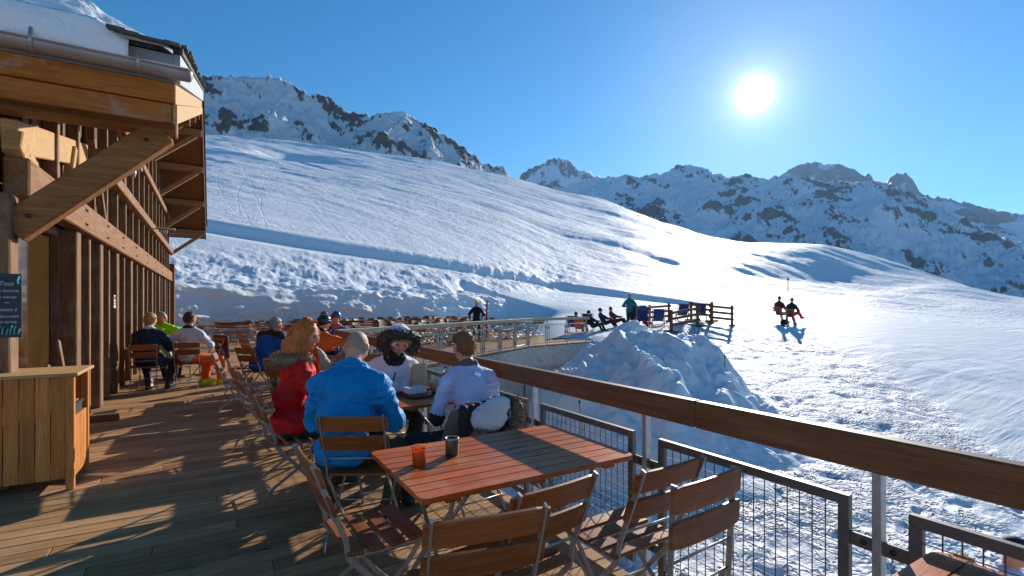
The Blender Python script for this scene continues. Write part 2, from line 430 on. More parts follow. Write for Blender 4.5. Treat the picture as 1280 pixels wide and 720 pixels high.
plain('bag_grey', (0.36, 0.38, 0.38), 0.35, 0, 0.4, 14, 0.3); plain('chalkboard', (0.045, 0.055, 0.06), 0.7, 0, 0.25, 8); plain('chalk', (0.6, 0.62, 0.62), 0.9); plain('chalk_teal', (0.10, 0.50, 0.52), 0.9)
plain('orange_paint', (0.7, 0.12, 0.02), 0.45); plain('red_paint', (0.55, 0.03, 0.03), 0.4); plain('lamp_grey', (0.45, 0.46, 0.46), 0.4, 0.4); plain('bamboo', (0.42, 0.30, 0.13), 0.6)
plain('ice', (0.24, 0.36, 0.38), 0.25, 0, 0.15, 3); plain('dark_gap', (0.02, 0.017, 0.015), 0.9); plain('sign_white', (0.7, 0.7, 0.7), 0.5); plain('wax', (0.8, 0.75, 0.6), 0.5); plain('tin', (0.10, 0.10, 0.085), 0.45, 0.5, 0.4, 25)

def glass(key, tint, rough=0.03):
    n = NT(key)
    n.b.inputs['Transmission Weight'].default_value = 1.0; n.b.inputs['IOR'].default_value = 1.3
    M[key] = n.done(tint, rough)
glass('clear_glass', (0.95, 0.96, 0.96))
def lantern(key, colr):
    n = NT(key); tl = n.add('ShaderNodeBsdfTranslucent'); tl.inputs['Color'].default_value = (*colr, 1)
    ms = n.add('ShaderNodeMixShader'); ms.inputs[0].default_value = 0.6; n.b.inputs['Base Color'].default_value = (*colr, 1); n.b.inputs['Roughness'].default_value = 0.15
    n.link(n.b.outputs[0], ms.inputs[1]); n.link(tl.outputs[0], ms.inputs[2]); n.link(ms.outputs[0], n.n['Material Output'].inputs['Surface']); M[key] = n.m
lantern('orange_glass', (0.9, 0.22, 0.02))
def pane(key, c1, c2):
    n = NT(key)
    f = n.noise(n.coord('Object', (1, 0.7, 0.8)), 1.1, 3, 0.5, 0.8)
    M[key] = n.done(n.ramp(f, [(0.35, c1), (0.65, c2)]), 0.06, n.bump(n.noise(n.coord(), 1.5, 2), 0.02, 0.05), spec=0.3)
pane('pane_dark', (0.012, 0.011, 0.01), (0.05, 0.042, 0.03)); pane('pane_tan_reflection', (0.05, 0.026, 0.009), (0.10, 0.055, 0.02))  # second pane: tan reflection of lit wood painted into its base colour
# ------------------------------------------------------------------ snow land
BANK0, BANKD = np.array([-1.6, 25.0]), np.array([0.884, 0.468])
BANKN = np.array([-0.468, 0.884])

def bank_dep(px):
    """depth at which the view column px meets the foot of the snow bank"""
    t = (px - CXP) / F
    dx, dy = cY * t + sY, -sY * t + cY
    den = dx * BANKN[0] + dy * BANKN[1]
    return float(BANK0 @ BANKN / den) if den > 0.05 else 60.0

def columns():
    cols = []
    for px, ys, dc in ((-500, 150, 300), (-100, 155, 340), (150, 162, 350), (262, 168, 350), (330, 174, 350), (400, 183, 350), (460, 190, 350), (520, 199, 350), (575, 208, 345), (630, 218, 340), (690, 233, 325)):
        db = min(bank_dep(px), 45) if px > 0 else 20
        zc = CAMH + (HZ - ys) / F * dc
        if px > 660: cols.append((px, [(0, -2.3), (7, -2.2), (21.6, -2.0), (24.0, 0.0), (32, 0.25), (42.5, 0.7), (46, 1.6), (60, 4.2), (dc, zc), (dc * 1.35, zc * 0.9), (900, -60)]))
        else: cols.append((px, [(0, -2.3), (7, -2.2), (db + 0.5, -2.1), (db + 1.7, 2.35), (db + 4, 3.0), (dc, zc), (dc * 1.35, zc * 0.93), (900, -40)]))
    cols.append((760, [(0, -2.3), (7, -2.2), (17, -1.9), (22.5, 0.0), (24, 0.2), (30, 0.5), (46, 1.35), (62, 3.9), (84, 8.3), (106, 15.9), (130, 20.5), (290, CAMH + 132 / F * 290), (390, 60), (900, -60)]))
    cols.append((860, [(0, -2.3), (6.8, -2.2), (14, -1.1), (24, 0.7), (30, 0.85), (48, 1.2), (64, 2.7), (92, 6.9), (116, 15.2), (140, 18.4), (240, CAMH + 97 / F * 240), (340, 36), (900, -80)]))
    cols.append((930, [(0, -2.3), (6.8, -2.2), (14, -1.05), (25, 0.7), (31, 0.85), (52, 1.3), (70, 2.7), (97, 6.6), (121, 15.8), (145, 18.8), (200, CAMH + 79 / F * 200), (320, 20), (900, -80)]))
    cols.append((985, [(0, -2.3), (6.8, -2.2), (14, -1.05), (24, 0.45), (27, 0.68), (32, 0.85), (55, 1.4), (74, 2.9), (102, 6.9), (127, 16.4), (150, CAMH + 76 / F * 150), (300, 8), (900, -90)]))
    cols.append((1020, [(0, -2.3), (6.8, -2.2), (14, -1.08), (22, 0.1), (26, 0.45), (32, 0.7), (55, 1.45), (74, 2.9), (105, 7.2), (131, 16.6), (145, CAMH + 77 / F * 145), (290, 5), (900, -95)]))
    cols.append((1100, [(0, -2.3), (6.8, -2.2), (14, -1.1), (20, -0.22), (23, 0.0), (30, 0.3), (55, 1.3), (74, 2.9), (108, 6.8), (130, 12.6), (150, CAMH + 62 / F * 150), (240, 2), (900, -100)]))
    cols.append((1190, [(0, -2.3), (6.8, -2.2), (14, -1.15), (17, -0.72), (20, -0.5), (30, -0.1), (55, 0.9), (70, 2.0), (135, CAMH + 34 / F * 135), (220, -3), (900, -105)]))
    cols.append((1280, [(0, -2.3), (6.8, -2.2), (12, -1.4), (14, -1.12), (17, -0.95), (30, -0.4), (60, 0.8), (120, CAMH + 8 / F * 120), (200, -6), (900, -110)]))
    cols.append((1420, [(0, -2.3), (6.8, -2.2), (10, -1.7), (12, -1.45), (30, -0.8), (60, 0.0), (110, 0.6), (190, -9), (900, -115)]))
    cols.append((2200, [(0, -2.3), (6.8, -2.2), (12, -1.9), (60, -1.5), (110, -2), (190, -14), (900, -120)]))
    return cols
COLS = columns()
COLA = np.array([math.atan((p - CXP) / F) for p, _ in COLS])
# every profile as a function of radius, resampled on one radius table
RT = np.concatenate([[0.0], np.geomspace(3, 900, 700)])
PROF = np.array([np.interp(RT * math.cos(a), [d for d, _ in pr], [z for _, z in pr]) for a, (_, pr) in zip(COLA, COLS)])

# a fine azimuth table, blurred so no seams show between the profiles
_fa = np.linspace(COLA[0], COLA[-1], 900)
_fi = np.clip(np.searchsorted(COLA, _fa) - 1, 0, len(COLA) - 2)
_ft = ((_fa - COLA[_fi]) / (COLA[_fi + 1] - COLA[_fi]))[:, None]
_fp = PROF[_fi] * (1 - _ft) + PROF[_fi + 1] * _ft
_w = np.hanning(41); _w /= _w.sum()
_pad = np.pad(_fp, ((20, 20), (0, 0)), 'edge')
_bl = np.array([np.convolve(_pad[:, k], _w, 'valid') for k in range(_pad.shape[1])]).T
PROF = _bl; COLA = _fa
def base_height(th, r):
    """smooth land height for azimuth th off the view axis and radius r"""
    i = np.clip(np.searchsorted(COLA, th) - 1, 0, len(COLA) - 2)
    t = np.clip((th - COLA[i]) / (COLA[i + 1] - COLA[i]), 0, 1)
    k = np.clip(np.searchsorted(RT, r) - 1, 0, len(RT) - 2)
    u = np.clip((r - RT[k]) / (RT[k + 1] - RT[k]), 0, 1)
    a = PROF[i, k] * (1 - u) + PROF[i, k + 1] * u
    b = PROF[i + 1, k] * (1 - u) + PROF[i + 1, k + 1] * u
    return a * (1 - t) + b * t

# the groomed road that cuts across the slope, as a radius for every view column
def _road():
    pxs = np.linspace(150, 905, 60); out = []
    ys = np.interp(pxs, [150, 265, 400, 520, 640, 740, 800, 880, 905], [262, 281, 304, 323, 345, 362, 370, 380, 382])
    for p, y in zip(pxs, ys):
        a = math.atan((p - CXP) / F); r = np.linspace(30, 160, 1300)
        z = base_height(np.full_like(r, a), r); yy = HZ - F * (z - CAMH) / (r * math.cos(a))
        k = np.where(yy < y)[0]; out.append(r[k[0]] if len(k) else 60.0)
    k = np.ones(7) / 7; o = np.array(out); o = np.convolve(np.pad(o, 3, 'edge'), k, 'valid')
    return pxs, o
ROAD = _road()
def land(X, Y, fine=True):
    X = np.asarray(X, float); Y = np.asarray(Y, float)
    lat = cY * X - sY * Y; dep = sY * X + cY * Y
    r = np.hypot(lat, dep); th = np.arctan2(lat, dep)
    z = base_height(np.clip(th, COLA[0], COLA[-1]), r)
    s = X * BANKN[0] + Y * BANKN[1] - BANK0 @ BANKN      # distance behind the bank's foot
    px = CXP + F * np.tan(np.clip(th, -1.2, 1.2))
    hill = sstep(44, 75, r)
    # rolling ground of the ski slope
    z = z + hill * (fbm2(X / 75, Y / 75, 3, 3) * 3.2 * sstep(60, 200, r) + fbm2(X / 24, Y / 24, 4, 5) * 0.6 * sstep(46, 90, r) + fbm2(X / 2.6, Y / 2.6, 4, 6) * 0.10)
    z = z - 5.5 * np.exp(-((px - 360) / 42) ** 2) * np.exp(-((r - 205) / 26) ** 2)   # shaded bowl
    # long rolls that lie across the slope
    z = z + sstep(48, 80, r) * (fbm2(lat / 85 + 3, (dep + 0.45 * lat) / 17, 4, 11, 0.55) * 1.25 * sstep(50, 140, r) + fbm2(lat / 16, (dep + 0.5 * lat) / 4.2, 4, 12, 0.6) * 0.26)
    # groomed road with its cut bank on the uphill side
    rt = np.interp(px, *ROAD); q = r - rt; wd_ = 4.5
    cut = np.where(q < 0, np.clip((q + wd_) / wd_, 0, 1) * 0.72, 0.72 * (1 - sstep(0.0, 1.0, q)))
    lip = 0.16 * np.exp(-((q - 1.7) / 0.7) ** 2)
    on = sstep(160, 230, px) * sstep(900, 850, px) * (r < 200)
    z = z - on * (cut - lip)
    # dips and rolls on the right-hand slope
    z = z + sstep(700, 800, px) * sstep(60, 90, r) * (fbm2(X / 60 + 0.3, Y / 34, 3, 21)) * 2.2
    # the cut bank pushed up by the plough
    bk = sstep(0.8, 2.2, s) * sstep(14, 5, s) * sstep(760, 690, px)
    z = z + bk * (fbm2(X / 1.3, Y / 1.3, 5, 31, 0.62) * 0.34 + ridged2(X / 5, Y / 5, 3, 32) * 0.2)
    # trodden ground in front
    near = sstep(5, 8, r) * sstep(34, 26, r) * sstep(560, 700, px)
    z = z + near * (fbm2(X / 3.5, Y / 3.5, 4, 41) * 0.09)
    if fine:
        tr = tramp(X, Y, px, r)
        z = z + tr * (-0.085 * np.clip(perlin2(X * 1.9 + 0.35 * perlin2(X * 2.6, Y * 2.6, 63), Y * 2.4, 61) - 0.28, 0, 1) * 2.4 + 0.03 * fbm2(X * 3.2, Y * 3.2, 3, 62))
    return z

def tramp(X, Y, px, r):
    edge = 26 - (np.clip(px, 985, 1280) - 985) / 295 * 12.5       # crest where the groomed piste begins
    return sstep(edge * 1.06, edge * 0.9, r) * (0.55 + 0.45 * sstep(-0.2, 0.3, fbm2(X / 6, Y / 6, 2, 55))) * sstep(4, 7, r)

def land1(x, y): return float(land(np.array([x]), np.array([y]), False)[0])

th_dense = np.linspace(R(-48), R(50), 820)
th_all = np.concatenate([np.linspace(R(-180), R(-49), 60)[:-1], th_dense, np.linspace(R(51), R(180), 60)])
r_all = np.concatenate([[0.8, 2.0, 3.2, 4.2], np.geomspace(5.0, 34, 300), np.geomspace(34.4, 470, 300), np.geomspace(520, 9000, 18)])
TH, RR = np.meshgrid(th_all, r_all)
GX = cY * RR * np.sin(TH) + sY * RR * np.cos(TH)
GY = -sY * RR * np.sin(TH) + cY * RR * np.cos(TH)
GZ = land(GX, GY)
GZ = np.where(RR > 880, -60 - (RR - 880) * 0.02, GZ)
nr, nt = GX.shape
idx = np.arange(nr * nt).reshape(nr, nt)
j2 = np.roll(idx, -1, axis=1)
faces = np.stack([idx[:-1], j2[:-1], j2[1:], idx[1:]], -1).reshape(-1, 4)[:, ::-1]
verts = np.stack([GX, GY, GZ], -1).reshape(-1, 3)
g = mesh_obj('snow_ground', verts, faces, [M['snow'], M['snow_slope']], smooth=True)
rm = RR[:-1].reshape(-1)
g.data.polygons.foreach_set('material_index', (np.repeat(0, len(rm)) + (rm > 48)).astype(np.int32))
PXg = CXP + F * np.tan(np.clip(TH, -1.2, 1.2))
at_ = g.data.attributes.new('tramp', 'FLOAT', 'POINT'); at_.data.foreach_set('value', (tramp(GX, GY, PXg, RR) * (PXg > 600)).astype(np.float32).ravel())
_sm = sstep(0.55, 0.15, tramp(GX, GY, PXg, RR)) * sstep(900, 1000, PXg) * sstep(50, 44, RR)
at_ = g.data.attributes.new('groomed', 'FLOAT', 'POINT'); at_.data.foreach_set('value', _sm.astype(np.float32).ravel())
tag(g, kind='structure')

# snow bank cut by the plough at the back of the terrace: a wall swept along the bank line
def snow_bank():
    L = 31.0; ns, nu = 420, 60
    S = np.linspace(-3.0, L, ns); U = np.linspace(0, 1, nu)
    SS, UU = np.meshgrid(S, U)
    hgt = 2.45 + 0.28 * fbm2(SS / 4, SS * 0, 3, 71) - 0.5 * sstep(22, 31, SS)
    zz = np.where(UU < 0.72, UU / 0.72, 1.0) * hgt
    off = np.where(UU < 0.72, 0.15 + 0.55 * (UU / 0.72) ** 1.6, 0.7 + (UU - 0.72) / 0.28 * 3.2)
    zz = zz + np.where(UU > 0.72, (UU - 0.72) / 0.28 * 0.45, 0) - 0.12 * (UU == 0)
    lump = fbm2(SS / 1.5, zz / 0.9, 5, 72) * 0.22 + ridged2(SS / 3.2, zz / 0.7, 3, 73) * 0.22
    off = off - lump * sstep(0.0, 0.15, UU)
    zz = zz + sstep(0.55, 0.8, UU) * (fbm2(SS / 1.3, off / 1.3, 5, 74) * 0.42)
    zz = zz - sstep(0.93, 1.0, UU) * 0.9
    X = BANK0[0] + BANKD[0] * SS + BANKN[0] * off
    Y = BANK0[1] + BANKD[1] * SS + BANKN[1] * off
    id_ = np.arange(ns * nu).reshape(nu, ns)
    fc = np.stack([id_[:-1, :-1], id_[:-1, 1:], id_[1:, 1:], id_[1:, :-1]], -1).reshape(-1, 4)
    o = mesh_obj('snow_bank', np.stack([X, Y, zz], -1).reshape(-1, 3), fc, M['snow'], smooth=True)
    a = o.data.attributes.new('tan_tint', 'FLOAT', 'POINT')
    a.data.foreach_set('value', (sstep(0.62, 0.2, UU) * sstep(16, 5, SS) * 0.75).astype(np.float32).ravel())  # tan towards the foot, fading out along the bank
    tag(o, kind='structure')
snow_bank()

# heap of cleared snow beside the terrace
MC = at(797, 14.6, z=0)
def snow_heap():
    n = 330
    a = np.linspace(-6.2, 6.2, n); A, B = np.meshgrid(a, a)        # A across the view, B along it
    ca, sa = cY, sY
    X = MC.x + ca * A + sa * B; Y = MC.y - sa * A + ca * B
    ra = np.where(A < 0, A / 3.15, A / 3.75); rb = np.where(B < 0, B / 5.0, B / 4.0)
    q = np.hypot(ra + 0.10 * perlin2(A / 2, B / 2, 80), rb + 0.10 * perlin2(A / 2, B / 2, 81))
    prof = np.interp(q, [0, 0.15, 0.3, 0.5, 0.75, 1.0, 1.15, 2], [2.66, 2.6, 2.42, 1.95, 1.15, 0.3, -0.15, -0.6])
    base = land(X, Y, False)
    shoulder = 0.34 * np.exp(-((A + 0.6) / 0.8) ** 2 - (B / 1.1) ** 2) + 0.22 * np.exp(-((A - 1.9) / 1.1) ** 2 - ((B + 0.4) / 1.3) ** 2)
    wa, wb = A + 0.35 * perlin2(A / 1.1, B / 1.1, 84), B + 0.35 * perlin2(A / 1.1, B / 1.1, 85)
    clod = lambda sc, sd_: np.abs(perlin2(wa / sc, wb / sc, sd_))                 # rounded lumps with creases between them
    u_ = wa * 0.45 - wb * 0.89; v_ = wa * 0.89 + wb * 0.45
    patch = np.clip(perlin2(A / 1.7, B / 1.7, 87) + 0.45, 0.1, 1)
    rough = fbm2(A / 1.7, B / 1.7, 4, 82, 0.5) * 0.55 + (np.abs(perlin2(u_ / 2.2, v_ / 0.9, 89)) - 0.25) * 0.75 + (clod(0.8, 83) - 0.25) * 0.6 * patch + (clod(0.36, 86) - .25) * 0.34 * patch + fbm2(A / 0.22, B / 0.22, 3, 88) * 0.05
    rough = rough * sstep(1.15, 0.75, q)
    hole = 0.55 * np.exp(-((A - 0.85) / 0.42) ** 2 - ((B + 2.75) / 0.5) ** 2)
    Z = np.maximum(-1.75 + (prof + shoulder + rough) * 0.93 - hole, base - 0.4 * sstep(0.95, 1.1, q))
    Z = np.where(q > 1.02, np.minimum(Z, base + 0.25 - (q - 1.02) * 2), Z)
    id_ = np.arange(n * n).reshape(n, n)
    fc = np.stack([id_[:-1, :-1], id_[:-1, 1:], id_[1:, 1:], id_[1:, :-1]], -1).reshape(-1, 4)
    qf = q[:-1, :-1].reshape(-1)
    fc = fc[qf < 1.16]
    o = mesh_obj('snow_heap', np.stack([X, Y, Z], -1).reshape(-1, 3), fc, M['snow'], smooth=True)
    tag(o, 'big rough heap of cleared snow beside the terrace end', 'snow heap')
    return o
heap = snow_heap()

# ------------------------------------------------------------------ mountains
def mountain(name, sil, Rr, r0f, r1f, zfoot, seed, mat, rough, rockbias, ncol=420, nrow=150, jag=0.02, crestk=0.36):
    px0, px1 = sil[0][0], sil[-1][0]
    th = np.linspace(math.atan((px0 - CXP) / F), math.atan((px1 - CXP) / F), ncol)
    rr = np.concatenate([np.linspace(r0f, 1.0, int(nrow * 0.75)), np.linspace(1.0, r1f, int(nrow * 0.25))[1:]]) * Rr
    T, RG = np.meshgrid(th, rr)
    px = CXP + F * np.tan(T)
    X = cY * RG * np.sin(T) + sY * RG * np.cos(T); Y = -sY * RG * np.sin(T) + cY * RG * np.cos(T)
    ys = np.interp(px, [a for a, _ in sil], [b for _, b in sil])
    Rl = Rr * (1 + 0.06 * perlin2(px / 90, px * 0, seed + 9))          # the crest wanders in depth
    zr = CAMH + (HZ - ys) / F * Rl * np.cos(T)
    t = np.clip((RG - r0f * Rr) / (Rl - r0f * Rr), 0, None)
    front = zfoot + (zr - zfoot) * np.clip(t, 0, 1) ** 1.25
    back = zr - (RG - Rl) * 0.75
    Z = np.where(t < 1, front, back)
    amp = Rr * rough
    n1 = ridged2(X / (Rr * 0.17), Y / (Rr * 0.17), 8, seed, 0.56) - 0.5
    env = np.where(t < 1, np.clip(t * 1.6, 0, 1) * (1 - 0.72 * np.clip(t, 0, 1) ** 6), 0.35)
    Z = Z + n1 * amp * env
    jn = ridged2(px / 17, RG / (Rr * 0.05), 4, seed + 3, 0.6) - 0.5
    Z = Z + jn * Rr * jag * np.exp(-((t - 1) / 0.12) ** 2)
    # rock where it is steep or broken
    gz_r = np.gradient(Z, axis=0) / np.maximum(np.gradient(RG, axis=0), 1e-3)
    gz_t = np.gradient(Z, axis=1) / (RG * (th[1] - th[0]))
    slope = np.hypot(gz_r, gz_t)
    rib = ridged2(X / (Rr * 0.06) + 0.4 * n1, Y / (Rr * 0.06), 5, seed + 7, 0.6) - 0.5
    rock = 0.5 + rockbias + np.clip(slope - np.median(slope), -.6, .9) * 0.5 + 0.9 * np.clip(n1, -.3, .5) + 0.75 * rib + 0.5 * fbm2(px / 60, t * 4.0 + px / 190, 3, seed + 6) + crestk * np.clip(t, 0, 1.05) ** 5
    nrr, ncc = X.shape
    id_ = np.arange(nrr * ncc).reshape(nrr, ncc)
    fc = np.stack([id_[:-1, :-1], id_[1:, :-1], id_[1:, 1:], id_[:-1, 1:]], -1).reshape(-1, 4)[:, ::-1]
    o = mesh_obj(name, np.stack([X, Y, Z], -1).reshape(-1, 3), fc, mat, smooth=True)
    a = o.data.attributes.new('rock', 'FLOAT', 'POINT'); a.data.foreach_set('value', rock.astype(np.float32).ravel())
    tag(o, kind='structure')
    return o
mountain('mountain_peaks', [(-700, 210), (-200, 160), (60, 130), (200, 108), (262, 97), (300, 91), (328, 88), (345, 90), (362, 101), (385, 117), (398, 119), (420, 133), (440, 145), (462, 143), (478, 135), (490, 133), (505, 138), (522, 150), (545, 165), (575, 186), (602, 202), (632, 218), (660, 236), (700, 262), (780, 320)],
         1150, 0.42, 1.5, -60, 101, M['mountain_near'], 0.085, -0.84, 760, 260, 0.012, 0.72)
mountain('mountain_ridge', [(560, 262), (640, 244), (700, 232), (740, 222), (768, 221), (800, 222), (830, 212), (850, 206), (868, 204), (890, 211), (912, 221), (940, 221), (962, 224), (990, 222), (1040, 226), (1090, 228), (1130, 240), (1160, 252), (1200, 268), (1240, 286), (1290, 306), (1400, 340), (1700, 360), (2300, 365)],
         3000, 0.4, 1.3, -260, 202, M['mountain_far'], 0.06, -0.56, 860, 260, 0.007)
mountain('mountain_pinnacle', [(640, 240), (652, 218), (672, 207), (690, 197), (699, 194), (710, 200), (722, 209), (742, 216), (760, 228), (800, 250)],
         4700, 0.7, 1.25, 300, 307, M['mountain_far'], 0.02, -0.35, 160, 90, 0.012)
mountain('mountain_massif', [(900, 262), (940, 240), (975, 219), (995, 209), (1008, 203), (1020, 202), (1034, 206), (1050, 206), (1064, 209), (1080, 220), (1086, 217), (1092, 227), (1107, 231), (1113, 221), (1121, 217), (1132, 217), (1139, 222), (1150, 241), (1165, 247), (1185, 249), (1205, 253), (1240, 263), (1290, 269), (1350, 282), (1500, 300), (2300, 340)],
         6200, 0.66, 1.2, 250, 404, M['mountain_far'], 0.022, -0.30, 460, 100, 0.007)
# ------------------------------------------------------------------ the deck
RX = 2.1                                     # main rail line
FARR = [(2.1, 10.3), (6.0, 12.95), (10.5, 16.0), (13.9, 16.7)]    # rail of the far terrace
def deck_right(y):
    if y < 10.3: return RX - 0.03
    for (x0, y0), (x1, y1) in zip(FARR, FARR[1:]):
        if y <= y1: return x0 + (x1 - x0) * (y - y0) / (y1 - y0)
    return 14.2
def deck_left(y): return max(-1.75 if y > 6.0 else -5.5, (y - 25.0) / 0.5294 - 1.6)
mb = MB()
bw, gap = 0.142, 0.006
y = -3.0; k = 0
rr_ = random.Random(3)
while y < 34.5:
    yc = y + bw / 2
    x0, x1 = deck_left(yc), deck_right(yc)
    if x1 - x0 > 0.3:
        # butt joints at varied places
        cuts = [x0]
        xx = x0 + rr_.uniform(1.0, 3.4)
        while xx < x1 - 0.7: cuts.append(xx); xx += rr_.uniform(2.4, 3.9)
        cuts.append(x1 + rr_.uniform(-0.012, 0.012))
        for a, b in zip(cuts, cuts[1:]):
            dz = rr_.uniform(-0.003, 0.0)
            mb.obox(((a + b) / 2, yc, -0.02 + dz), (((b - a) / 2 - 0.002), rr_.uniform(-0.0015, 0.0015), 0), (0, bw / 2, 0), (0, 0, 0.02), 0.004)
    y += bw + gap
tag(mb.build('deck', M['deck_wood']), kind='structure')
mb = MB()
mb.box(-5.4, RX - 0.06, -3, 10.2, -0.30, -0.05)                           # joists and edge beam under the boards
for q in range(8): mb.box(RX - 0.30, RX - 0.14, -2 + q * 1.7, -1.84 + q * 1.7, -2.6, -0.30)
tag(mb.build('deck_joists', M['old_timber']), kind='structure')
# concrete edge below the far terrace rail
mb = MB()
for (x0, y0), (x1, y1) in zip(FARR, FARR[1:]):
    d = Vector((x1 - x0, y1 - y0, 0)).normalized(); nrm = Vector((d.y, -d.x, 0))
    a = Vector((x0, y0, 0)) - nrm * 0.12; b = Vector((x1, y1, 0)) - nrm * 0.12
    if True:
        mb.bar(a + Vector((0, 0, -0.45)), b + Vector((0, 0, -0.45)), 0.28, 0.78)
        mb.bar(a - nrm * .35 + Vector((0, 0, -1.6)), b - nrm * .35 + Vector((0, 0, -1.6)), 0.25, 1.5)
mb.box(2.12, 2.4, 10.0, 10.35, -2.3, -0.06)
tag(mb.build('terrace_edge', M['concrete']), 'pale concrete edge and wall carrying the far terrace', 'retaining wall')
mb = MB(); mb.bar((9.3, 14.86, -0.98), (10.5, 15.62, -0.98), 0.05, 0.13)
tag(mb.build('plank', M['orange_paint']), 'orange plank lying in the gap under the far terrace', 'plank')

# ------------------------------------------------------------------ railings
def railing(name, label, path, posts, rail_mat, panels=True, rail_h=0.135, rail_w=0.065, grey=False):
    """path: polyline on the deck; posts: list of arc lengths"""
    P = [Vector((x, y, 0)) for x, y in path]
    seg = [(P[i + 1] - P[i]).length for i in range(len(P) - 1)]; cum = [0]
    for s in seg: cum.append(cum[-1] + s)
    def pt(s):
        i = 0
        while i < len(seg) - 1 and s > cum[i + 1]: i += 1
        d = (P[i + 1] - P[i]).normalized(); return P[i] + d * (s - cum[i]), d
    root = empty(name, P[0]); tag(root, label, 'railing')
    o = -P[0]
    m = MB()
    for i in range(len(seg)):
        d = (P[i + 1] - P[i]).normalized(); L = seg[i]; n = max(1, round(L / 4.0))
        for k in range(n):
            a = P[i] + d * (L * k / n + 0.001); b = P[i] + d * (L * (k + 1) / n - 0.001)
            m.bar(a + o + Vector((0, 0, 1.07 - rail_h / 2)), b + o + Vector((0, 0, 1.07 - rail_h / 2)), rail_w, rail_h, bev=0.008)
    m.build('handrail', rail_mat, root)
    for s in posts:
        p, d = pt(s); m = MB()
        m.bar(p + o + Vector((0, 0, -0.28)), p + o + Vector((0, 0, 1.075 - rail_h)), 0.045, 0.03, d, bev=0.003)
        m.bar(p + o + Vector((0, 0, 1.0755 - rail_h)) - d * 0.06, p + o + Vector((0, 0, 1.0755 - rail_h)) + d * 0.06, 0.04, 0.006)
        m.build('post', M['galv'], root)
    if panels:
        for s0, s1 in zip(posts, posts[1:]):
            a, d = pt(s0 + 0.095); b, _ = pt(s1 - 0.095); L = (b - a).length
            if L < 0.3: continue
            a = a + o; b = b + o; z0, z1 = 0.06, 0.82
            m = MB()
            up = Vector((0, 0, 1))
            m.bar(a + up * (z1 - .02), b + up * (z1 - .02), 0.03, 0.04, bev=0.002)
            m.bar(a + up * (z0 + .02), b + up * (z0 + .02), 0.03, 0.04, bev=0.002)
            m.bar(a + d * .02 + up * (z0 + .04), a + d * .02 + up * (z1 - .04), 0.03, 0.04, d, bev=0.002)
            m.bar(b - d * .02 + up * (z0 + .04), b - d * .02 + up * (z1 - .04), 0.03, 0.04, d, bev=0.002)
            fr = m.build('panel_frame', M['dark_steel'] if not grey else M['galv'], root)
            m = MB()
            nx, nz = max(3, round((L - .08) / 0.053)), 13
            for k in range(1, nx):
                q = a + d * (.04 + (L - .08) * k / nx); m.tube([q + up * (z0 + .04), q + up * (z1 - .04)], 0.0026, 5, False)
            for k in range(1, nz):
                zz = z0 + .04 + (z1 - z0 - .08) * k / nz; m.tube([a + d * .04 + up * zz, b - d * .04 + up * zz], 0.0022, 5, False)
            m.build('wire_mesh', M['wire'], fr)
            for (e, f, sgn) in ((a, s0, -1), (b, s1, 1)):
                for zz in (0.66, 0.2):
                    m = MB(); p0, _ = pt(f); p0 = p0 + o
                    m.bar(e + up * zz, p0 + up * zz - d * sgn * 0.016, 0.008, 0.05)
                    m.lathe((0, 0, 0), [(0.0, 0.0)] * 2) if False else None
                    br = m.build('bracket', M['dark_steel'], root)
                    mm = MB(); q = (e + p0) / 2 + up * zz; nn = Vector((-d.y, d.x, 0))
                    mm.tube([q - nn * .011, q + nn * .011], 0.011, 6); mm.build('bolt', M['bolt'], br)
    return root, pt
posts = [-2.5 + 1.145 * k + 0.06 for k in range(12)]
P0 = -2.65
rail_main, _ = railing('wooden_railing', 'dark brown wooden handrail on steel posts with wire mesh panels', [(RX, P0), (RX, 10.3)], [0.87 - P0 + 1.145 * k for k in range(-3, 9)], M['rail_wood'])
plen = sum(math.dist(a, b) for a, b in zip(FARR, FARR[1:]))
rail_far, far_pt = railing('grey_railing', 'weathered pale grey handrail on galvanised posts along the far terrace', FARR, [0.12 + k * (plen - 0.3) / 11 for k in range(12)], M['grey_rail'], True, 0.11, 0.15, True)

# ------------------------------------------------------------------ the chalet
WX = -1.5            # face of the gable wall
EY, RY, BY = 5.4, 16.7, 24.7      # near eave, ridge, far eave
SL = 0.34
def roof_under(y):
    return 3.24 + (y - EY) * SL if y < RY else 3.24 + (RY - EY) * SL - (y - RY) * SL
b = empty('wooden_chalet', (WX, 15.0, 0)); tag(b, 'rustic timber mountain restaurant with wide bracketed eaves beside the deck', 'building')
O = Vector((-WX, -15.0, 0))
class W(MB):
    """modelled in world space, stored relative to the chalet"""
    def build(s, name, mats, parent=b):
        s.v = [tuple(Vector(v) + O) for v in s.v]; return MB.build(s, name, mats, parent)
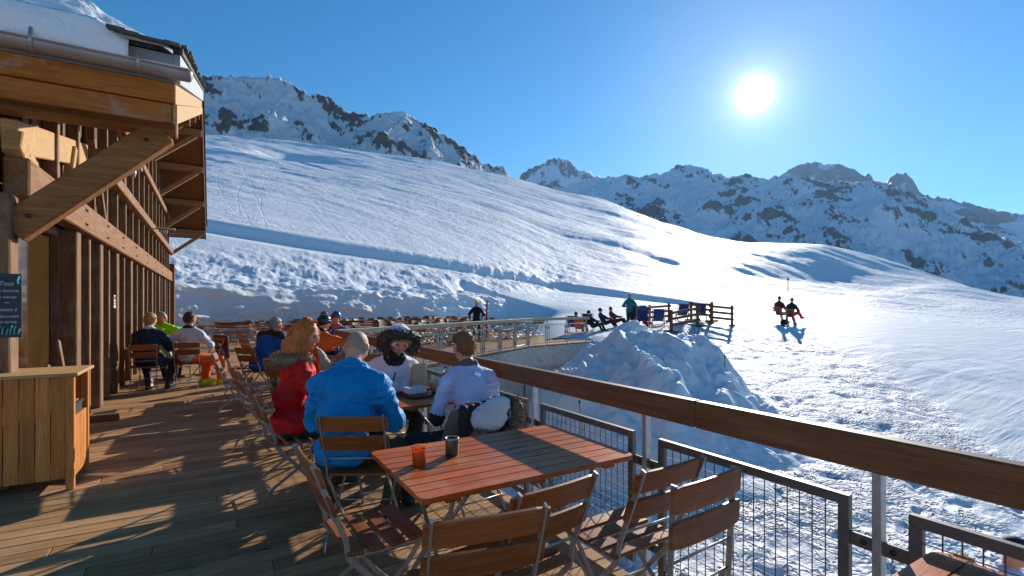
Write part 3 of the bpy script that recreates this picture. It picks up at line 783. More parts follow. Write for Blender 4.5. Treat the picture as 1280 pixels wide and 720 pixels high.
# posts of the ground floor and the wall behind them
post_y = [5.86, 8.25, 9.75, 11.25, 13.0, 15.0, 17.1, 19.2, 21.3, 23.4]
for k, y in enumerate(post_y):
    m = W(); m.box(WX - 0.16, WX + 0.03, y - 0.11, y + 0.11, 0, 2.5, 0.012); m.build('post', M['old_timber_z'])
for k, (ya, yb) in enumerate(zip(post_y, post_y[1:])):
    n = 1 if k == 0 else 2
    m = W(); m.box(WX - 0.30, WX - 0.22, ya, yb, 0, 0.66); m.build('panel', M['soffit'])
    ys = [ya + 0.11] + [ya + (yb - ya) * q / n for q in range(1, n)] + [yb - 0.11]
    for q, (a, c) in enumerate(zip(ys, ys[1:])):
        m = W(); m.box(WX - 0.22, WX - 0.205, a, c, 0.70, 2.44); w = m.build('window', M['pane_tan_reflection'] if (k == 0) else M['pane_dark'])
        m = W()
        m.box(WX - 0.24, WX - 0.14, a, a + .07, .66, 2.5); m.box(WX - 0.24, WX - 0.14, c - .07, c, .66, 2.5)
        m.box(WX - 0.24, WX - 0.13, a + .07, c - .07, .64, .72); m.box(WX - 0.24, WX - 0.14, a + .07, c - .07, 2.40, 2.5)
        m.build('window_frame', M['old_timber_z'], w)
    for q in range(1, n):
        y = ya + (yb - ya) * q / n
        m = W(); m.box(WX - 0.13, WX + 0.015, y - 0.045, y + 0.045, 0, 2.5, 0.008); m.build('mullion', M['old_timber_z'])
m = W()
for q in range(35): m.box(WX - 0.34, WX - 0.30, 6.0 + q * .5, 6.498 + q * .5, 0, min(roof_under(6.0 + q * .5), roof_under(6.5 + q * .5)) - .02)
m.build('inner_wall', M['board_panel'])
# long bolted beam over the ground floor
m = W()
m.box(WX - 0.08, WX + 0.10, 5.98, 23.55, 2.50, 2.86, 0.015); bm_ = m.build('beam', M['old_timber'])
for y in post_y[1:]:
    for dz in (0.09, 0.27):
        for dy in (-0.05, 0.05): m = W(); m.tube([(WX + .10, y + dy, 2.5 + dz), (WX + .113, y + dy, 2.5 + dz)], 0.016, 7); m.build('bolt', M['bolt'], bm_)
# gable boarding above with projecting ribs
m = W()
y = 6.6; q = 0
while y < 23.5:
    h = min(roof_under(y), roof_under(y + .2)) - 0.05
    m.box(WX - 0.30, WX - 0.10 + 0.02 * (q % 2), y, y + 0.196, 2.86, h); y += 0.2; q += 1
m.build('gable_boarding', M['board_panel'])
y = 7.25; 
while y < 23.4:
    m = W(); m.box(WX - 0.09, WX + 0.035, y - 0.04, y + 0.04, 2.865, roof_under(y) - 0.06, 0.006); m.build('rib', M['old_timber_z']); y += 0.98
m = W(); m.box(WX - 0.06, WX + 0.13, 8.9, 23.6, 3.55, 3.74, 0.012); m.build('beam', M['old_timber'])
m = W(); m.box(WX - 0.06, WX + 0.10, 7.5, 22.8, 4.75, 4.92, 0.012); m.build('beam', M['old_timber'])
# end wall stub that meets the bank
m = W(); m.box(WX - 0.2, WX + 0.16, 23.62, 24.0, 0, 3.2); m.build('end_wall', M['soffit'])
# purlins reaching out under the verge, each with its brace
VX = -0.29
def purlin(y, z, w=0.13, h=0.16, brace=1.0, drop=0.75, mat='old_timber_x'):
    m = W(); m.box(WX - 0.1, VX - 0.02, y - w / 2, y + w / 2, z - h, z, 0.01); m.build('purlin', M[mat])
    if brace:
        m = W(); m.bar((WX + 0.0, y, z - h - drop), (VX - 0.16, y, z - h + 0.01), w * 0.8, 0.12, (0, 0, 1), 0.008); m.build('brace', M[mat])
purlin(5.92, 3.42, 0.20, 0.2, 0)
m = W(); m.bar((WX + 0.0, 5.90, 2.20), (VX - 0.13, 5.90, 3.24), 0.17, 0.25, (0, 0, 1), 0.014); m.build('brace', M['old_timber_x'])
for t in (0.12, 0.88): 
    m = W(); p = Vector((WX + 0.0, 5.90, 2.20)).lerp(Vector((VX - 0.13, 5.90, 3.24)), t); m.tube([p - Vector((0, .1, 0)), p + Vector((0, -.085, 0)) - Vector((0, .02, 0))], 0.02, 8); m.build('bolt', M['bolt'])
for y in (9.0, 11.6, 14.9): purlin(y, roof_under(y) - 0.02)
for y in (17.5, 19.4, 21.6, 23.9): purlin(y, roof_under(y) - 0.02, 0.18, 0.19, drop=0.85, mat='purlin_wood')
# pale king-post pieces and knee braces near the front
m = W(); m.bar((WX - 0.05, 6.05, 3.05), (WX - 0.05, 8.9, 3.62), 0.12, 0.30, (0, 0, 1), 0.01); m.build('plate', M['pale_timber'])
m = W(); m.bar((WX - .02, 6.0, 3.02), (WX - .02, 6.9, 2.62), 0.13, 0.2, (0, 0, 1), 0.01); m.build('knee_brace', M['pale_timber'])
m = W(); m.bar((WX + .0, 7.75, 2.86), (WX + .0, 8.05, 3.5), 0.09, 0.09, (0, 1, 0), 0.006); m.build('knee_brace', M['pale_timber'])
m = W(); m.bar((WX + .02, 9.9, 2.86), (WX + .02, 9.0, 3.9), 0.09, 0.1, (0, 1, 0), 0.006); m.build('knee_brace', M['old_timber_z'])
m = W(); m.bar((WX + .02, 11.9, 3.74), (WX + .02, 10.9, 5.0), 0.09, 0.1, (0, 1, 0), 0.006); m.build('knee_brace', M['old_timber_z'])
# wall facing the camera, left of the corner
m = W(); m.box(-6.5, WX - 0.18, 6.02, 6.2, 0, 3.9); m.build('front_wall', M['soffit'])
m = W(); m.box(-6.5, WX - 0.12, 5.78, 6.0, 2.52, 2.84, 0.01); m.build('beam', M['old_timber_x'])
# roof: two slopes with soffit boards, fascia, slates and flashing
def slab(x0, x1, ya, yb, t0, t1):
    m = W(); za, zb = roof_under(ya), roof_under(yb)
    m._add([(x0, ya, za + t0), (x1, ya, za + t0), (x1, yb, zb + t0), (x0, yb, zb + t0), (x0, ya, za + t1), (x1, ya, za + t1), (x1, yb, zb + t1), (x0, yb, zb + t1)],
           [(3, 2, 1, 0), (4, 5, 6, 7), (0, 1, 5, 4), (1, 2, 6, 5), (2, 3, 7, 6), (3, 0, 4, 7)]); return m
XL = -9.0
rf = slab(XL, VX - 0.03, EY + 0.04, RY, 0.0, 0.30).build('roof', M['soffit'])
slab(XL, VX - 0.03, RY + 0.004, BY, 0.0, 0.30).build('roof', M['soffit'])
m = W()
for ya, yb in ((EY + 0.03, RY), (RY + .004, BY)):
    m.v += slab(VX - 0.026, VX + 0.0, ya, yb, 0.02, 0.15).v; 
m = slab(VX - 0.026, VX + 0.006, EY - 0.02, RY, -0.05, 0.12); m.build('rake_board', M['pale_timber'], rf)
m = slab(VX - 0.028, VX - 0.010, EY + 0.02, RY, 0.125, 0.31); m.build('rake_board', M['pale_timber'], rf)
m = slab(VX - 0.026, VX + 0.006, RY + .005, BY, -0.05, 0.31); m.build('rake_board', M['soffit'], rf)
m = slab(VX - 0.02, VX + 0.03, EY - .03, RY, 0.314, 0.575); m.build('flashing', M['flashing'], rf)
m = slab(XL, VX + 0.05, EY - 0.06, RY, 0.58, 0.64)
sl_ = m.build('slates', M['slate'], rf)
m = W()
for k in range(5):                                                        # ragged slate edge at the eave and the verge
    x = VX - 0.02 - k * 0.095; w = random.uniform(.10, .14); d = random.uniform(0.02, 0.09)
    z = roof_under(EY) + 0.56 + random.uniform(0, .02)
    m.obox((x, EY - .08 - d / 2, z + 0.045), (w / 2, 0, random.uniform(-.004, .004)), (0, 0.1 + d / 2, 0.034), (0, 0, 0.012))
for k in range(60):
    yy = EY + k * 0.16; z = roof_under(yy) + 0.645
    m.obox((VX + 0.03, yy, z + random.uniform(0, .012)), (0.05 + random.uniform(0, .035), 0, random.uniform(-.005, .005)), (0, 0.075, 0.026), (0, 0, 0.012))
m.build('slate_edge', M['slate'], rf)
m = slab(XL, VX + 0.05, RY + .004, BY + .1, 0.58, 0.64); m.build('slates', M['slate'], rf)
# fascia boards at the near eave
m = W(); m.box(XL, VX - 0.03, EY, EY + 0.035, 3.19, 3.36, 0.006); m.build('fascia_board', M['fascia'])
m = W(); m.box(XL, VX - 0.005, EY - 0.03, EY + 0.03, 3.365, 3.545, 0.006); m.build('fascia_board', M['fascia'])
m = W(); m.box(XL, VX, EY - 0.02, EY + 0.03, 3.55, 3.80); m.build('flashing', M['flashing'])
# gutter with hooks
m = W()
gc, gr = (EY - 0.115, 3.625), 0.078
rings = []
for x in np.linspace(XL, VX + 0.10, 30):
    ring = [(x, gc[0] + gr * math.cos(a), gc[1] + gr * math.sin(a)) for a in np.linspace(math.pi, 2 * math.pi, 11)]
    ring += [(x, gc[0] + (gr - .006) * math.cos(a), gc[1] + (gr - .006) * math.sin(a)) for a in np.linspace(2 * math.pi, math.pi, 11)]
    rings.append([Vector(r) for r in ring])
m._loft(rings, True)
m.tube([(XL, gc[0] - gr, gc[1] + .004), (VX + .10, gc[0] - gr, gc[1] + .004)], 0.008, 6)
# rounded stop end
cap = [[Vector((VX + 0.10 + 0.03 * math.sin(t), gc[0] + gr * math.cos(t) * math.cos(a), gc[1] + gr * math.cos(t) * math.sin(a))) for a in np.linspace(math.pi, 2 * math.pi, 11)] for t in np.linspace(0, 1.4, 5)]
m._loft(cap, True, False)
gt = m.build('gutter', M['gutter_metal'])
for x in (-0.55, -1.22, -1.95):
    m = W(); pts = [(x, gc[0] + (gr + .006) * math.cos(a), gc[1] + (gr + .006) * math.sin(a)) for a in np.linspace(math.pi * 0.9, 1.75 * math.pi, 9)]
    m.strip([(x, gc[0] - .05, gc[1] + .10)] + pts, 0.022, 0.006, (1, 0, 0)); m.build('gutter_hook', M['steel'], gt)
# snow lying on the roof
def roof_snow():
    nx, ny = 240, 120
    X = np.linspace(-8.8, VX - 0.02, nx); Yv = np.concatenate([np.linspace(EY - 0.16, 7.4, 80), np.linspace(7.45, RY, 40)])
    XX, YY = np.meshgrid(X, Yv)
    lim = VX - 0.10 - 0.16 * np.clip(YY - EY - 0.1, 0, 2.2) + 0.08 * fbm2(YY * 3, YY * 0 + 1, 3, 91)
    t1 = 0.11 + 0.05 * fbm2(XX * 1.2, YY, 3, 92)
    up = sstep(EY - 0.02, EY + 0.55, YY - 0.10 * fbm2(XX * 1.5, YY * 0, 3, 93)) * (0.5 + 0.16 * sstep(EY + .4, 8, YY))
    th = (t1 + up * (0.62 + 0.2 * fbm2(XX / 1.2, YY / 1.2, 4, 94))) * (0.12 * sstep(0.0, 0.12, lim - XX) + 0.88 * np.clip((lim - XX + 0.10 * fbm2(XX * 3, YY * 3, 3, 96)) / 1.05, 0, 1)) + 0.035 * fbm2(XX * 5, YY * 5, 4, 95)
    th = th + 0.13 * (np.abs(perlin2(XX * 4.5, YY * 4.5, 97)) + 0.5 * np.abs(perlin2(XX * 11, YY * 11, 93))) * sstep(0.1, 0.4, th)
    edge = sstep(EY - 0.16, EY - 0.10, YY)
    zz = 3.24 + (YY - EY) * SL + 0.64 + th * edge - (1 - edge) * 0.03 - 0.06 * sstep(0.0, -0.12, lim - XX)
    id_ = np.arange(len(X) * len(Yv)).reshape(len(Yv), len(X))
    fc = np.stack([id_[:-1, :-1], id_[:-1, 1:], id_[1:, 1:], id_[1:, :-1]], -1).reshape(-1, 4)
    cx = (lim - XX)[:-1, :-1].reshape(-1)
    fc = fc[cx > -0.16]
    o = mesh_obj('roof_snow', np.stack([XX, YY, zz], -1).reshape(-1, 3), fc, M['snow'], smooth=True)
    tag(o, 'thick old snow lying on the chalet roof above the gutter', 'roof snow')
roof_snow()
def eave_ice():
    nx, nu = 200, 14
    S = np.linspace(-8.8, -0.62, nx); U = np.linspace(0, 1, nu); SS, UU = np.meshgrid(S, U)
    yy = EY - 0.10 - 0.05 * np.sin(UU * math.pi) + 0.025 * fbm2(SS * 2, UU * 2, 3, 98) - 0.012 * UU
    zz = 3.60 + UU * 0.31 + 0.02 * fbm2(SS * 1.5, UU, 3, 99) * UU
    zz = zz - 0.12 * sstep(-0.85, -0.62, SS) * UU
    id_ = np.arange(nx * nu).reshape(nu, nx)
    fc = np.stack([id_[:-1, :-1], id_[:-1, 1:], id_[1:, 1:], id_[1:, :-1]], -1).reshape(-1, 4)
    o = mesh_obj('eave_ice', np.stack([SS, yy, zz], -1).reshape(-1, 3), fc, M['snow'], smooth=True)
    sm = o.modifiers.new('thickness', 'SOLIDIFY'); sm.thickness = 0.04; sm.offset = 0
    tag(o, 'sagging band of icy snow over the gutter edge', 'icy snow')
eave_ice()

# flood lamps on the wall
for y, z, s in ((9.5, 3.62, 1.0), (15.6, 3.5, 1.2)):
    t = empty('flood_lamp', (WX + 0.13, y, z)); 
    m = MB(); m.bar((-0.02, 0, 0.02), (0.20, 0, 0.02), 0.03, 0.03); m.build('arm', M['lamp_grey'], t)
    m = MB(); m.box(0.10, 0.42 * s, -0.12 * s, 0.10 * s, 0.02, 0.05, 0.006); m.build('hood', M['lamp_grey'], t)
    m = MB(); m.tube([(0.16, 0, 0.0), (0.34, 0.0, -0.04)], [0.05, 0.075], 10); m.build('lamp_head', M['lamp_grey'], t)
    tag(t, 'grey flood lamp with flat hood on the chalet beam ' + ('nearest the big brace' if y < 12 else 'farther from the brace'), 'lamp')
# small warning sign on a post
t = empty('wall_sign', (WX + 0.035, 10.8, 1.62))
m = MB(); m.box(0, 0.008, -0.075, 0.075, -0.11, 0.11); m.build('plate', M['sign_white'], t)
m = MB(); m.box(0.009, 0.011, -0.06, 0.06, 0.03, 0.09); m.build('red_band', M['red_paint'], t)
m = MB(); m.box(0.009, 0.011, -0.05, 0.05, -0.02, 0.0); m.box(0.009, 0.011, -0.05, 0.03, -0.06, -0.04); m.build('lettering', M['dark_gap'], t)
tag(t, 'small white notice with a red band on a wall post', 'sign')
# chalkboard menu hung on the corner post
t = empty('chalkboard', (WX + 0.035, 5.66, 1.55), R(4))
m = MB()
nu = 12
rings = []
for k in range(nu + 1):
    z = -0.40 + 0.8 * k / nu; w = 0.025 * math.sin(k / nu * math.pi)
    rings.append([Vector((-0.15, -0.012 - w, z)), Vector((0.15, -0.012 + w * .4, z)), Vector((0.15, 0.0 + w * .4, z)), Vector((-0.15, 0.0 - w, z))])
m._loft(rings, False); m.build('slate_board', M['chalkboard'], t)
def scribble(mb_, words, z, h, x0=-0.11):
    """handwritten chalk line: one wavy stroke per word"""
    r2 = random.Random(int(z * 1000)); x = x0
    for wl in words:
        pts = []; n = wl * 4
        for k in range(n):
            pts.append((x + k * h * 0.16, -0.047, z + h * (0.5 * math.sin(k * 1.7 + r2.random()) + (0.45 if r2.random() < .15 else 0))))
        mb_.tube(pts, 0.0032, 4); x += n * h * 0.16 + h * 0.7
wr = MB()
def text(body, z, size, x=0.0, mat='chalk'):
    cu = bpy.data.curves.new('writing', 'FONT'); cu.body = body; cu.size = size; cu.align_x = 'CENTER'; cu.extrude = 0.0008; cu.shear = 0.25
    o = bpy.data.objects.new('writing', cu); COL.objects.link(o)
    dg = bpy.context.evaluated_depsgraph_get(); me = bpy.data.meshes.new_from_object(o.evaluated_get(dg)); bpy.data.objects.remove(o)
    me.materials.clear(); me.materials.append(M[mat]); q = bpy.data.objects.new('writing', me); link(q, t)
    q.rotation_euler = (R(90), 0, 0); q.location = (x, -0.044 , z)
for s_, z, sz in (('Tous', 0.25, .075), ('nos desserts', 0.17, .05), ('en vitrine', 0.09, .055), ('~', 0.01, .10), ('Pensez à', -0.07, .062), ('redescendre', -0.15, .05), ('vos verres', -0.22, .05)):
    text(s_, z, sz)
for k in range(7):
    m = MB(); x = -0.12 + k * 0.04; m.tube([(x, -0.04, -0.36), (x + .008, -0.041, -0.33 + .03 * (k % 3)), (x + .02, -0.041, -0.29 + .02 * ((k * 2) % 3))], 0.009, 5); m.build('drawing', M['chalk_teal'], t)
for sx in (-1, 1): m = MB(); m.tube([(sx * .13, -0.03, 0.37), (sx * .11, -0.032, 0.31), (sx * .12, -0.033, 0.27)], 0.010, 5); m.build('drawing', M['chalk_teal'], t)
t.scale = (0.58, 0.7, 0.66)
tag(t, 'tall chalkboard menu with white handwriting on the corner post', 'chalkboard')
# planks leaning by the window
for k, (x, y, lean, h) in enumerate(((WX + .14, 6.55, .16, 0.95), (WX + .16, 6.72, .28, 1.18))):
    m = MB(); m.bar((x + lean * .5, y, 0.0), (x - .08, y + lean, h), 0.10, 0.022, (1, 0, 0))
    tag(m.build('plank', M['old_timber_z']), ('shorter' if k == 0 else 'taller') + ' loose plank leaning against the chalet window behind the cabinet', 'plank')

# ------------------------------------------------------------------ cabinet
t = empty('wooden_cabinet', (-1.27, 5.75, 0))
def cb(name, x0, x1, y0, y1, z0, z1, parent=t, mat='cabinet_wood', bev=0.005):
    m = MB(); m.box(x0, x1, y0, y1, z0, z1, bev); return m.build(name, M[mat], parent)
cx0, cx1, cy0, cy1 = -0.52, 0.26, -0.27, 0.33
for x, y in ((cx0, cy0), (cx1 - .055, cy0), (cx0, cy1 - .055), (cx1 - .055, cy1 - .055)):
    cb('leg', x, x + .055, y, y + .055, 0, 0.955)
m = MB(); m.box(cx0 - .03, cx1 + .03, cy0 - .03, cy1 + .03, 0.957, 0.985, 0.004); m.build('top', M['pale_timber'], t)
m = MB()
nn = 7; w = (cx1 - cx0 - .11) / nn
for k in range(nn): m.box(cx0 + .055 + k * w + .002, cx0 + .055 + (k + 1) * w - .003, cy0 + .012, cy0 + .034, 0.10, 0.954, 0.003)
m.build('front_panel', M['cabinet_wood'], t)
m = MB(); nn = 4; w = (cy1 - cy0 - .11) / nn
for k in range(nn): m.box(cx1 - .034, cx1 - .012, cy0 + .055 + k * w + .002, cy0 + .055 + (k + 1) * w - .002, 0.13, 0.60, 0.003)
m.box(cx1 - .05, cx1 - .01, cy0 + .055, cy1 - .055, 0.09, 0.126, 0.003)
m.build('side_panel', M['cabinet_wood'], t)
cb('shelf', cx0 + .05, cx1 - .04, cy0 + .04, cy1 - .03, 0.575, 0.597, bev=0.002)
cb('back_panel', cx0 + .03, cx0 + .045, cy0 + .04, cy1 - .03, 0.1, 0.95, mat='board_panel', bev=0)
m = MB(); m.box(cx0 + .05, cx1 - .05, cy1 - .03, cy1 - .012, 0.1, 0.95); m.build('rear_panel', M['cabinet_wood'], t)
tag(t, 'pale slatted wooden serving cabinet on legs with an open shelf', 'cabinet')
t = empty('plastic_crate', (-1.06, 5.66, 0.599))
m = MB(); m.box(-.09, .03, -.10, .24, 0, 0.10, 0.012); m.box(-.10, .04, -.11, .25, 0.088, 0.105); m.build('tub', M['rubber'], t)
m = MB()
for k in range(5): m.box(-.07 + k * .018, -.062 + k * .018, -.07, .2, 0.106, 0.118)
m.build('cutlery', M['steel'], t)
tag(t, 'black tub of cutlery on the open shelf of the cabinet', 'tub')
m = MB(); m.box(-1.42, -1.10, 8.48, 8.58, 0.0, 0.09, 0.006)
tag(m.build('wood_block', M['fence_wood']), 'dark wooden block lying on the deck by the wall', 'block')
# ------------------------------------------------------------------ folding garden chair (faces +y) and table
def slat(m, c, L, w, h, dirx=(1, 0, 0), tilt=0.0, bow=0.0, n=8):
    """rounded slat along x, bowed backwards in the middle"""
    c = Vector(c); rings = []
    ct, st = math.cos(tilt), math.sin(tilt)
    for k in range(n + 1):
        u = -1 + 2 * k / n
        ww = w / 2 * (1.0 if 0 < k < n else 0.86)
        off = -bow * (1 - u * u)
        p = c + Vector((u * L / 2, off, 0))
        ring = []
        for a, b_ in ((1, .6), (.9, 1), (-.9, 1), (-1, .6), (-1, -.6), (-.9, -1), (.9, -1), (1, -.6)):
            yy, zz = b_ * h / 2, a * ww
            ring.append(p + Vector((0, yy * ct - zz * st, yy * st + zz * ct)))
        rings.append(ring)
    m._loft(rings, False)

def chair_parts(parent, lod=0):
    W2 = 0.195
    back_a, back_b, foot = Vector((0, -0.315, 0.875)), Vector((0, -0.165, 0.44)), Vector((0, 0.215, 0.0))
    def build(name, m, mat): return m.build(name, mat, parent)
    s = MB()
    for k in range(4):
        y = -0.135 + k * 0.097
        s.obox((0, y, 0.452 + (0.004 if k in (0, 3) else 0)), (0.212, 0, 0), (0, 0.037, 0.003 * (k - 1.5)), (0, 0, 0.009), 0.005)
    bk = MB(); til = math.atan2(0.15, 0.435)
    for z, w in ((0.815, 0.105), (0.685, 0.108)):
        f = (z - 0.44) / 0.435
        slat(bk, (0, -0.165 - 0.15 * f + 0.012, z), 0.435, w, 0.017, tilt=til, bow=0.014)
    fr = []
    for sx in (-1, 1):
        x = sx * W2
        m = MB(); m.strip([Vector((x, 0, 0)) + p for p in [back_a, back_b + Vector((0, -.01, .08)), back_b, Vector((0, -.06, .32)), Vector((0, .10, .13)), foot + Vector((0, -.02, .03)), foot]], 0.009, 0.024, (1, 0, 0)); fr.append(('leg', m))
        x = sx * (W2 - 0.016)
        m = MB(); m.strip([(x, 0.19, 0.437), (x, 0.12, 0.34), (x, -0.02, 0.22), (x, -0.17, 0.12), (x, -0.235, 0.05), (x, -0.25, 0.0)], 0.009, 0.022, (1, 0, 0)); fr.append(('leg', m))
    for sx in (-1, 1): m = MB(); m.strip([(sx * (W2 - .008), -0.16, 0.436), (sx * (W2 - .008), 0.20, 0.436)], 0.006, 0.018, (1, 0, 0)); fr.append(('seat_rail', m))
    for p in ((-0.20, 0.575, .0), (0.16, 0.065, 0), (-0.195, 0.10, 0), (0.17, 0.425, 0), (0.0, 0.235, 0)):
        m = MB(); m.tube([(-W2, p[0], p[1]), (W2, p[0], p[1])], 0.0055, 6); fr.append(('rod', m))
    if lod == 0:
        build('seat', s, M['chair_wood']); build('backrest', bk, M['chair_wood'])
        for nme, m in fr: build(nme, m, M['steel'])
    else:
        a = MB()
        for part, mi in ((s, 0), (bk, 0)) + tuple((m, 1) for _, m in fr):
            o = len(a.v); a.v += part.v; a.f += [tuple(i + o for i in f) for f in part.f]; a.m += [mi] * len(part.f); a.sm += part.sm
        return a
chair0 = [None]
def chair(x, y, rz, label, group='folding garden chairs', z=0.0):
    """rz turns the facing direction anticlockwise from +Y"""
    if chair0[0] is None:
        o = empty('folding_chair'); chair_parts(o); chair0[0] = o
    else: o = copy_tree(chair0[0])
    o.location = (x, y, z); o.rotation_euler = (0, 0, R(rz)); tag(o, label, 'chair', group); return o

def folded_chair(x, y, rz, lean, label):
    t = empty('folded_chair', (x, y, 0), R(rz))
    root = t
    W2 = 0.195
    def P(yy, z): return Vector((0, yy - lean * z, z))
    bk = MB()
    for z, w in ((0.835, 0.105), (0.705, 0.108)): slat(bk, P(0.0, z), 0.435, w, 0.017, tilt=math.atan(lean), bow=0.012)
    bk.build('backrest', M['chair_wood'], root)
    for sx in (-1, 1):
        m = MB(); X = Vector((sx * W2, 0, 0)); m.strip([X + P(.012, .89), X + P(.014, .5), X + P(.02, .2), X + P(.05, 0.0)], 0.009, 0.024, (1, 0, 0)); m.build('leg', M['steel'], root)
        m = MB(); X = Vector((sx * (W2 - .016), 0, 0)); m.strip([X + P(.03, .46), X + P(.05, .3), X + P(.08, .1), X + P(.06, 0.0)], 0.009, 0.022, (1, 0, 0)); m.build('leg', M['steel'], root)
    s = MB()
    for k in range(4): s.obox(P(0.055, 0.24 + k * .085), (0.18, 0, 0), (0, -0.037 * lean, 0.037), (0, 0.009, 0), 0.004)
    for z in (0.585, 0.09, 0.46): m = MB(); m.tube([Vector((-W2, 0, 0)) + P(.02, z), Vector((W2, 0, 0)) + P(.02, z)], 0.0055, 6); m.build('rod', M['steel'], root)
    tag(t, label, 'chair', 'folding garden chairs'); return t

def table_mesh(L=1.22, Wd=0.80):
    top = MB(); n = 9; w = Wd / n
    for k in range(n):
        y = -Wd / 2 + w * (k + .5); 
        if k in (0, n - 1):
            sg = -1 if k == 0 else 1; r = 0.035; q = w / 2 - .002
            poly = [(-L / 2, -sg * q), (L / 2, -sg * q), (L / 2, sg * (q - r)), (L / 2 - r * .3, sg * (q - r * .3)), (L / 2 - r, sg * q), (-L / 2 + r, sg * q), (-L / 2 + r * .3, sg * (q - r * .3)), (-L / 2, sg * (q - r))]
            if sg < 0: poly = poly[::-1]
            top.prism([(px, y + py) for px, py in poly], 0.716, 0.741)
        else: top.obox((0, y, 0.7285), (L / 2, 0, 0), (0, w / 2 - .0022, 0), (0, 0, 0.0125), 0.003)
    bat = MB()
    for x in (-L / 2 + .16, 0, L / 2 - .16): bat.box(x - .035, x + .035, -Wd / 2 + .03, Wd / 2 - .03, 0.690, 0.715)
    legs = []
    for sx in (-1, 1):
        x = sx * (L / 2 - 0.20)
        for sy in (-1, 1):
            m = MB(); xx = x + sy * 0.012
            m.strip([(xx, sy * .30, 0.688), (xx, sy * .27, 0.60), (xx, -sy * .02, 0.33), (xx, -sy * .25, 0.09), (xx, -sy * .30, 0.0)], 0.012, 0.026, (1, 0, 0)); legs.append(m)
    st = MB()
    for y, z in ((.265, .06), (-.265, .06), (0.0, .315)): st.tube([(-L / 2 + .2, y, z), (L / 2 - .2, y, z)], 0.009, 6)
    st.tube([(-L / 2 + .2, 0, .32), (-.10, 0, .69)], 0.007, 6); st.tube([(L / 2 - .2, 0, .32), (.10, 0, .69)], 0.007, 6)
    return top, bat, legs, st
table0 = [None]
def table(x, y, rz, label, group='slatted folding tables', z=0.0):
    if table0[0] is None:
        o = empty('folding_table'); top, bat, legs, st = table_mesh()
        top.build('tabletop', M['table_wood'], o); bat.build('batten', M['chair_wood'], o)
        for l in legs: l.build('leg', M['steel'], o)
        st.build('stretcher', M['steel'], o); table0[0] = o
    else: o = copy_tree(table0[0])
    o.location = (x, y, z); o.rotation_euler = (0, 0, R(rz)); tag(o, label, 'table', group); return o

# nearest tables, and the chairs round the first one
table(1.35, 2.36, 0, 'red brown slatted table nearest the camera with two candle cups on it')
chair(0.66, 2.44, -87, 'folding chair at the empty left end of the nearest table')
chair(0.84, 1.73, -12, 'folding chair in the front, its backrest facing the camera below the nearest table')
chair(1.10, 1.84, 6, 'folding chair half hidden behind the front chair, tucked under the nearest table')
chair(1.69, 1.78, 2, 'unfolded chair by the mesh panel with sunlit seat slats, beside the folded one')
folded_chair(1.64, 1.30, 4, 0.05, 'folded chair standing on end against the mesh panel')
table(1.44, 0.29, 0, 'table corner with striped sun, in the bottom right corner against the railing')
table(1.40, 4.24, 0, 'table of the four diners with a tray and paper bag on it')

# ------------------------------------------------------------------ things on the near table
def cup(name, loc, kind):
    t = empty(name, loc)
    m = MB()
    if kind == 'orange':
        m.lathe((0, 0, 0), [(0.030, 0.001), (0.034, 0.006), (0.036, 0.075), (0.033, 0.075), (0.031, 0.012), (0.0005, 0.012)], 24); m.build('glass', M['orange_glass'], t)
        m = MB(); m.lathe((0, 0, 0), [(0.0365, 0.0755), (0.0385, 0.092), (0.0365, 0.092), (0.0345, 0.0755)], 24, False); m.build('rim', M['clear_glass'], t)
        m = MB(); m.lathe((0, 0, 0), [(0.001, 0.013), (0.030, 0.013), (0.030, 0.052), (0.001, 0.056)], 20); m.build('candle', M['orange_paint'], t)
        tag(t, 'orange glass candle cup with a clear rim', 'candle cup')
    else:
        m.lathe((0, 0, 0), [(0.033, 0.001), (0.036, 0.006), (0.036, 0.084), (0.0345, 0.088), (0.032, 0.088), (0.031, 0.02), (0.0005, 0.02)], 24); m.build('tin', M['tin'], t)
        m = MB(); m.lathe((0, 0, 0), [(0.0365, 0.084), (0.0385, 0.092), (0.034, 0.092), (0.033, 0.086)], 24, False); m.build('rim', M['steel'], t)
        m = MB(); m.lathe((0, 0, 0), [(0.001, 0.021), (0.030, 0.021), (0.030, 0.06), (0.001, 0.062)], 20); m.build('candle', M['wax'], t)
        tag(t, 'dark tin cup with a pale metal rim', 'candle cup')
p = at(524, 2.53, z=.7425); cup('candle_cup', p, 'orange')
p = at(565, 2.69, z=.7425); cup('candle_cup', p, 'tin')

# ------------------------------------------------------------------ things on the diners' table
TZ = 0.7425
t = empty('serving_tray', at(533, 4.52, z=TZ), R(12))
m = MB(); m.box(-.22, .22, -.15, .15, 0, .008, .003); m.box(-.22, .22, -.155, -.145, .004, .022); m.box(-.22, .22, .145, .155, .004, .022); m.box(-.225, -.215, -.15, .15, .004, .022); m.box(.215, .225, -.15, .15, .004, .022)
m.build('tray', M['tray_dark'], t); tag(t, 'dark red tray lying on the table of the four diners', 'tray')
def tz(px, dep): return at(px, dep, z=TZ + 0.010)
t = empty('food_box', tz(519, 4.52), R(10)); m = MB(); m.box(-.09, .09, -.06, .06, 0, .05, .006); m.build('box', M['white_plastic'], t); m = MB(); m.box(-.095, .095, -.065, .065, .051, .058, .003); m.build('lid', M['white_plastic'], t)
tag(t, 'white food box on the dark red tray', 'box')
t = empty('bread_basket', tz(548, 4.60)); m = MB(); m.lathe((0, 0, 0), [(.06, 0), (.085, .06), (.09, .075), (.08, .075), (.055, .008), (.001, .008)], 20); m.build('basket', M['bread'], t)
m = MB(); 
for k in range(5): m.tube([(-.05 + .02 * k, -.03 + .015 * (k % 3), .05), (-.02 + .02 * k, .04, .085)], [.018, .022], 7)
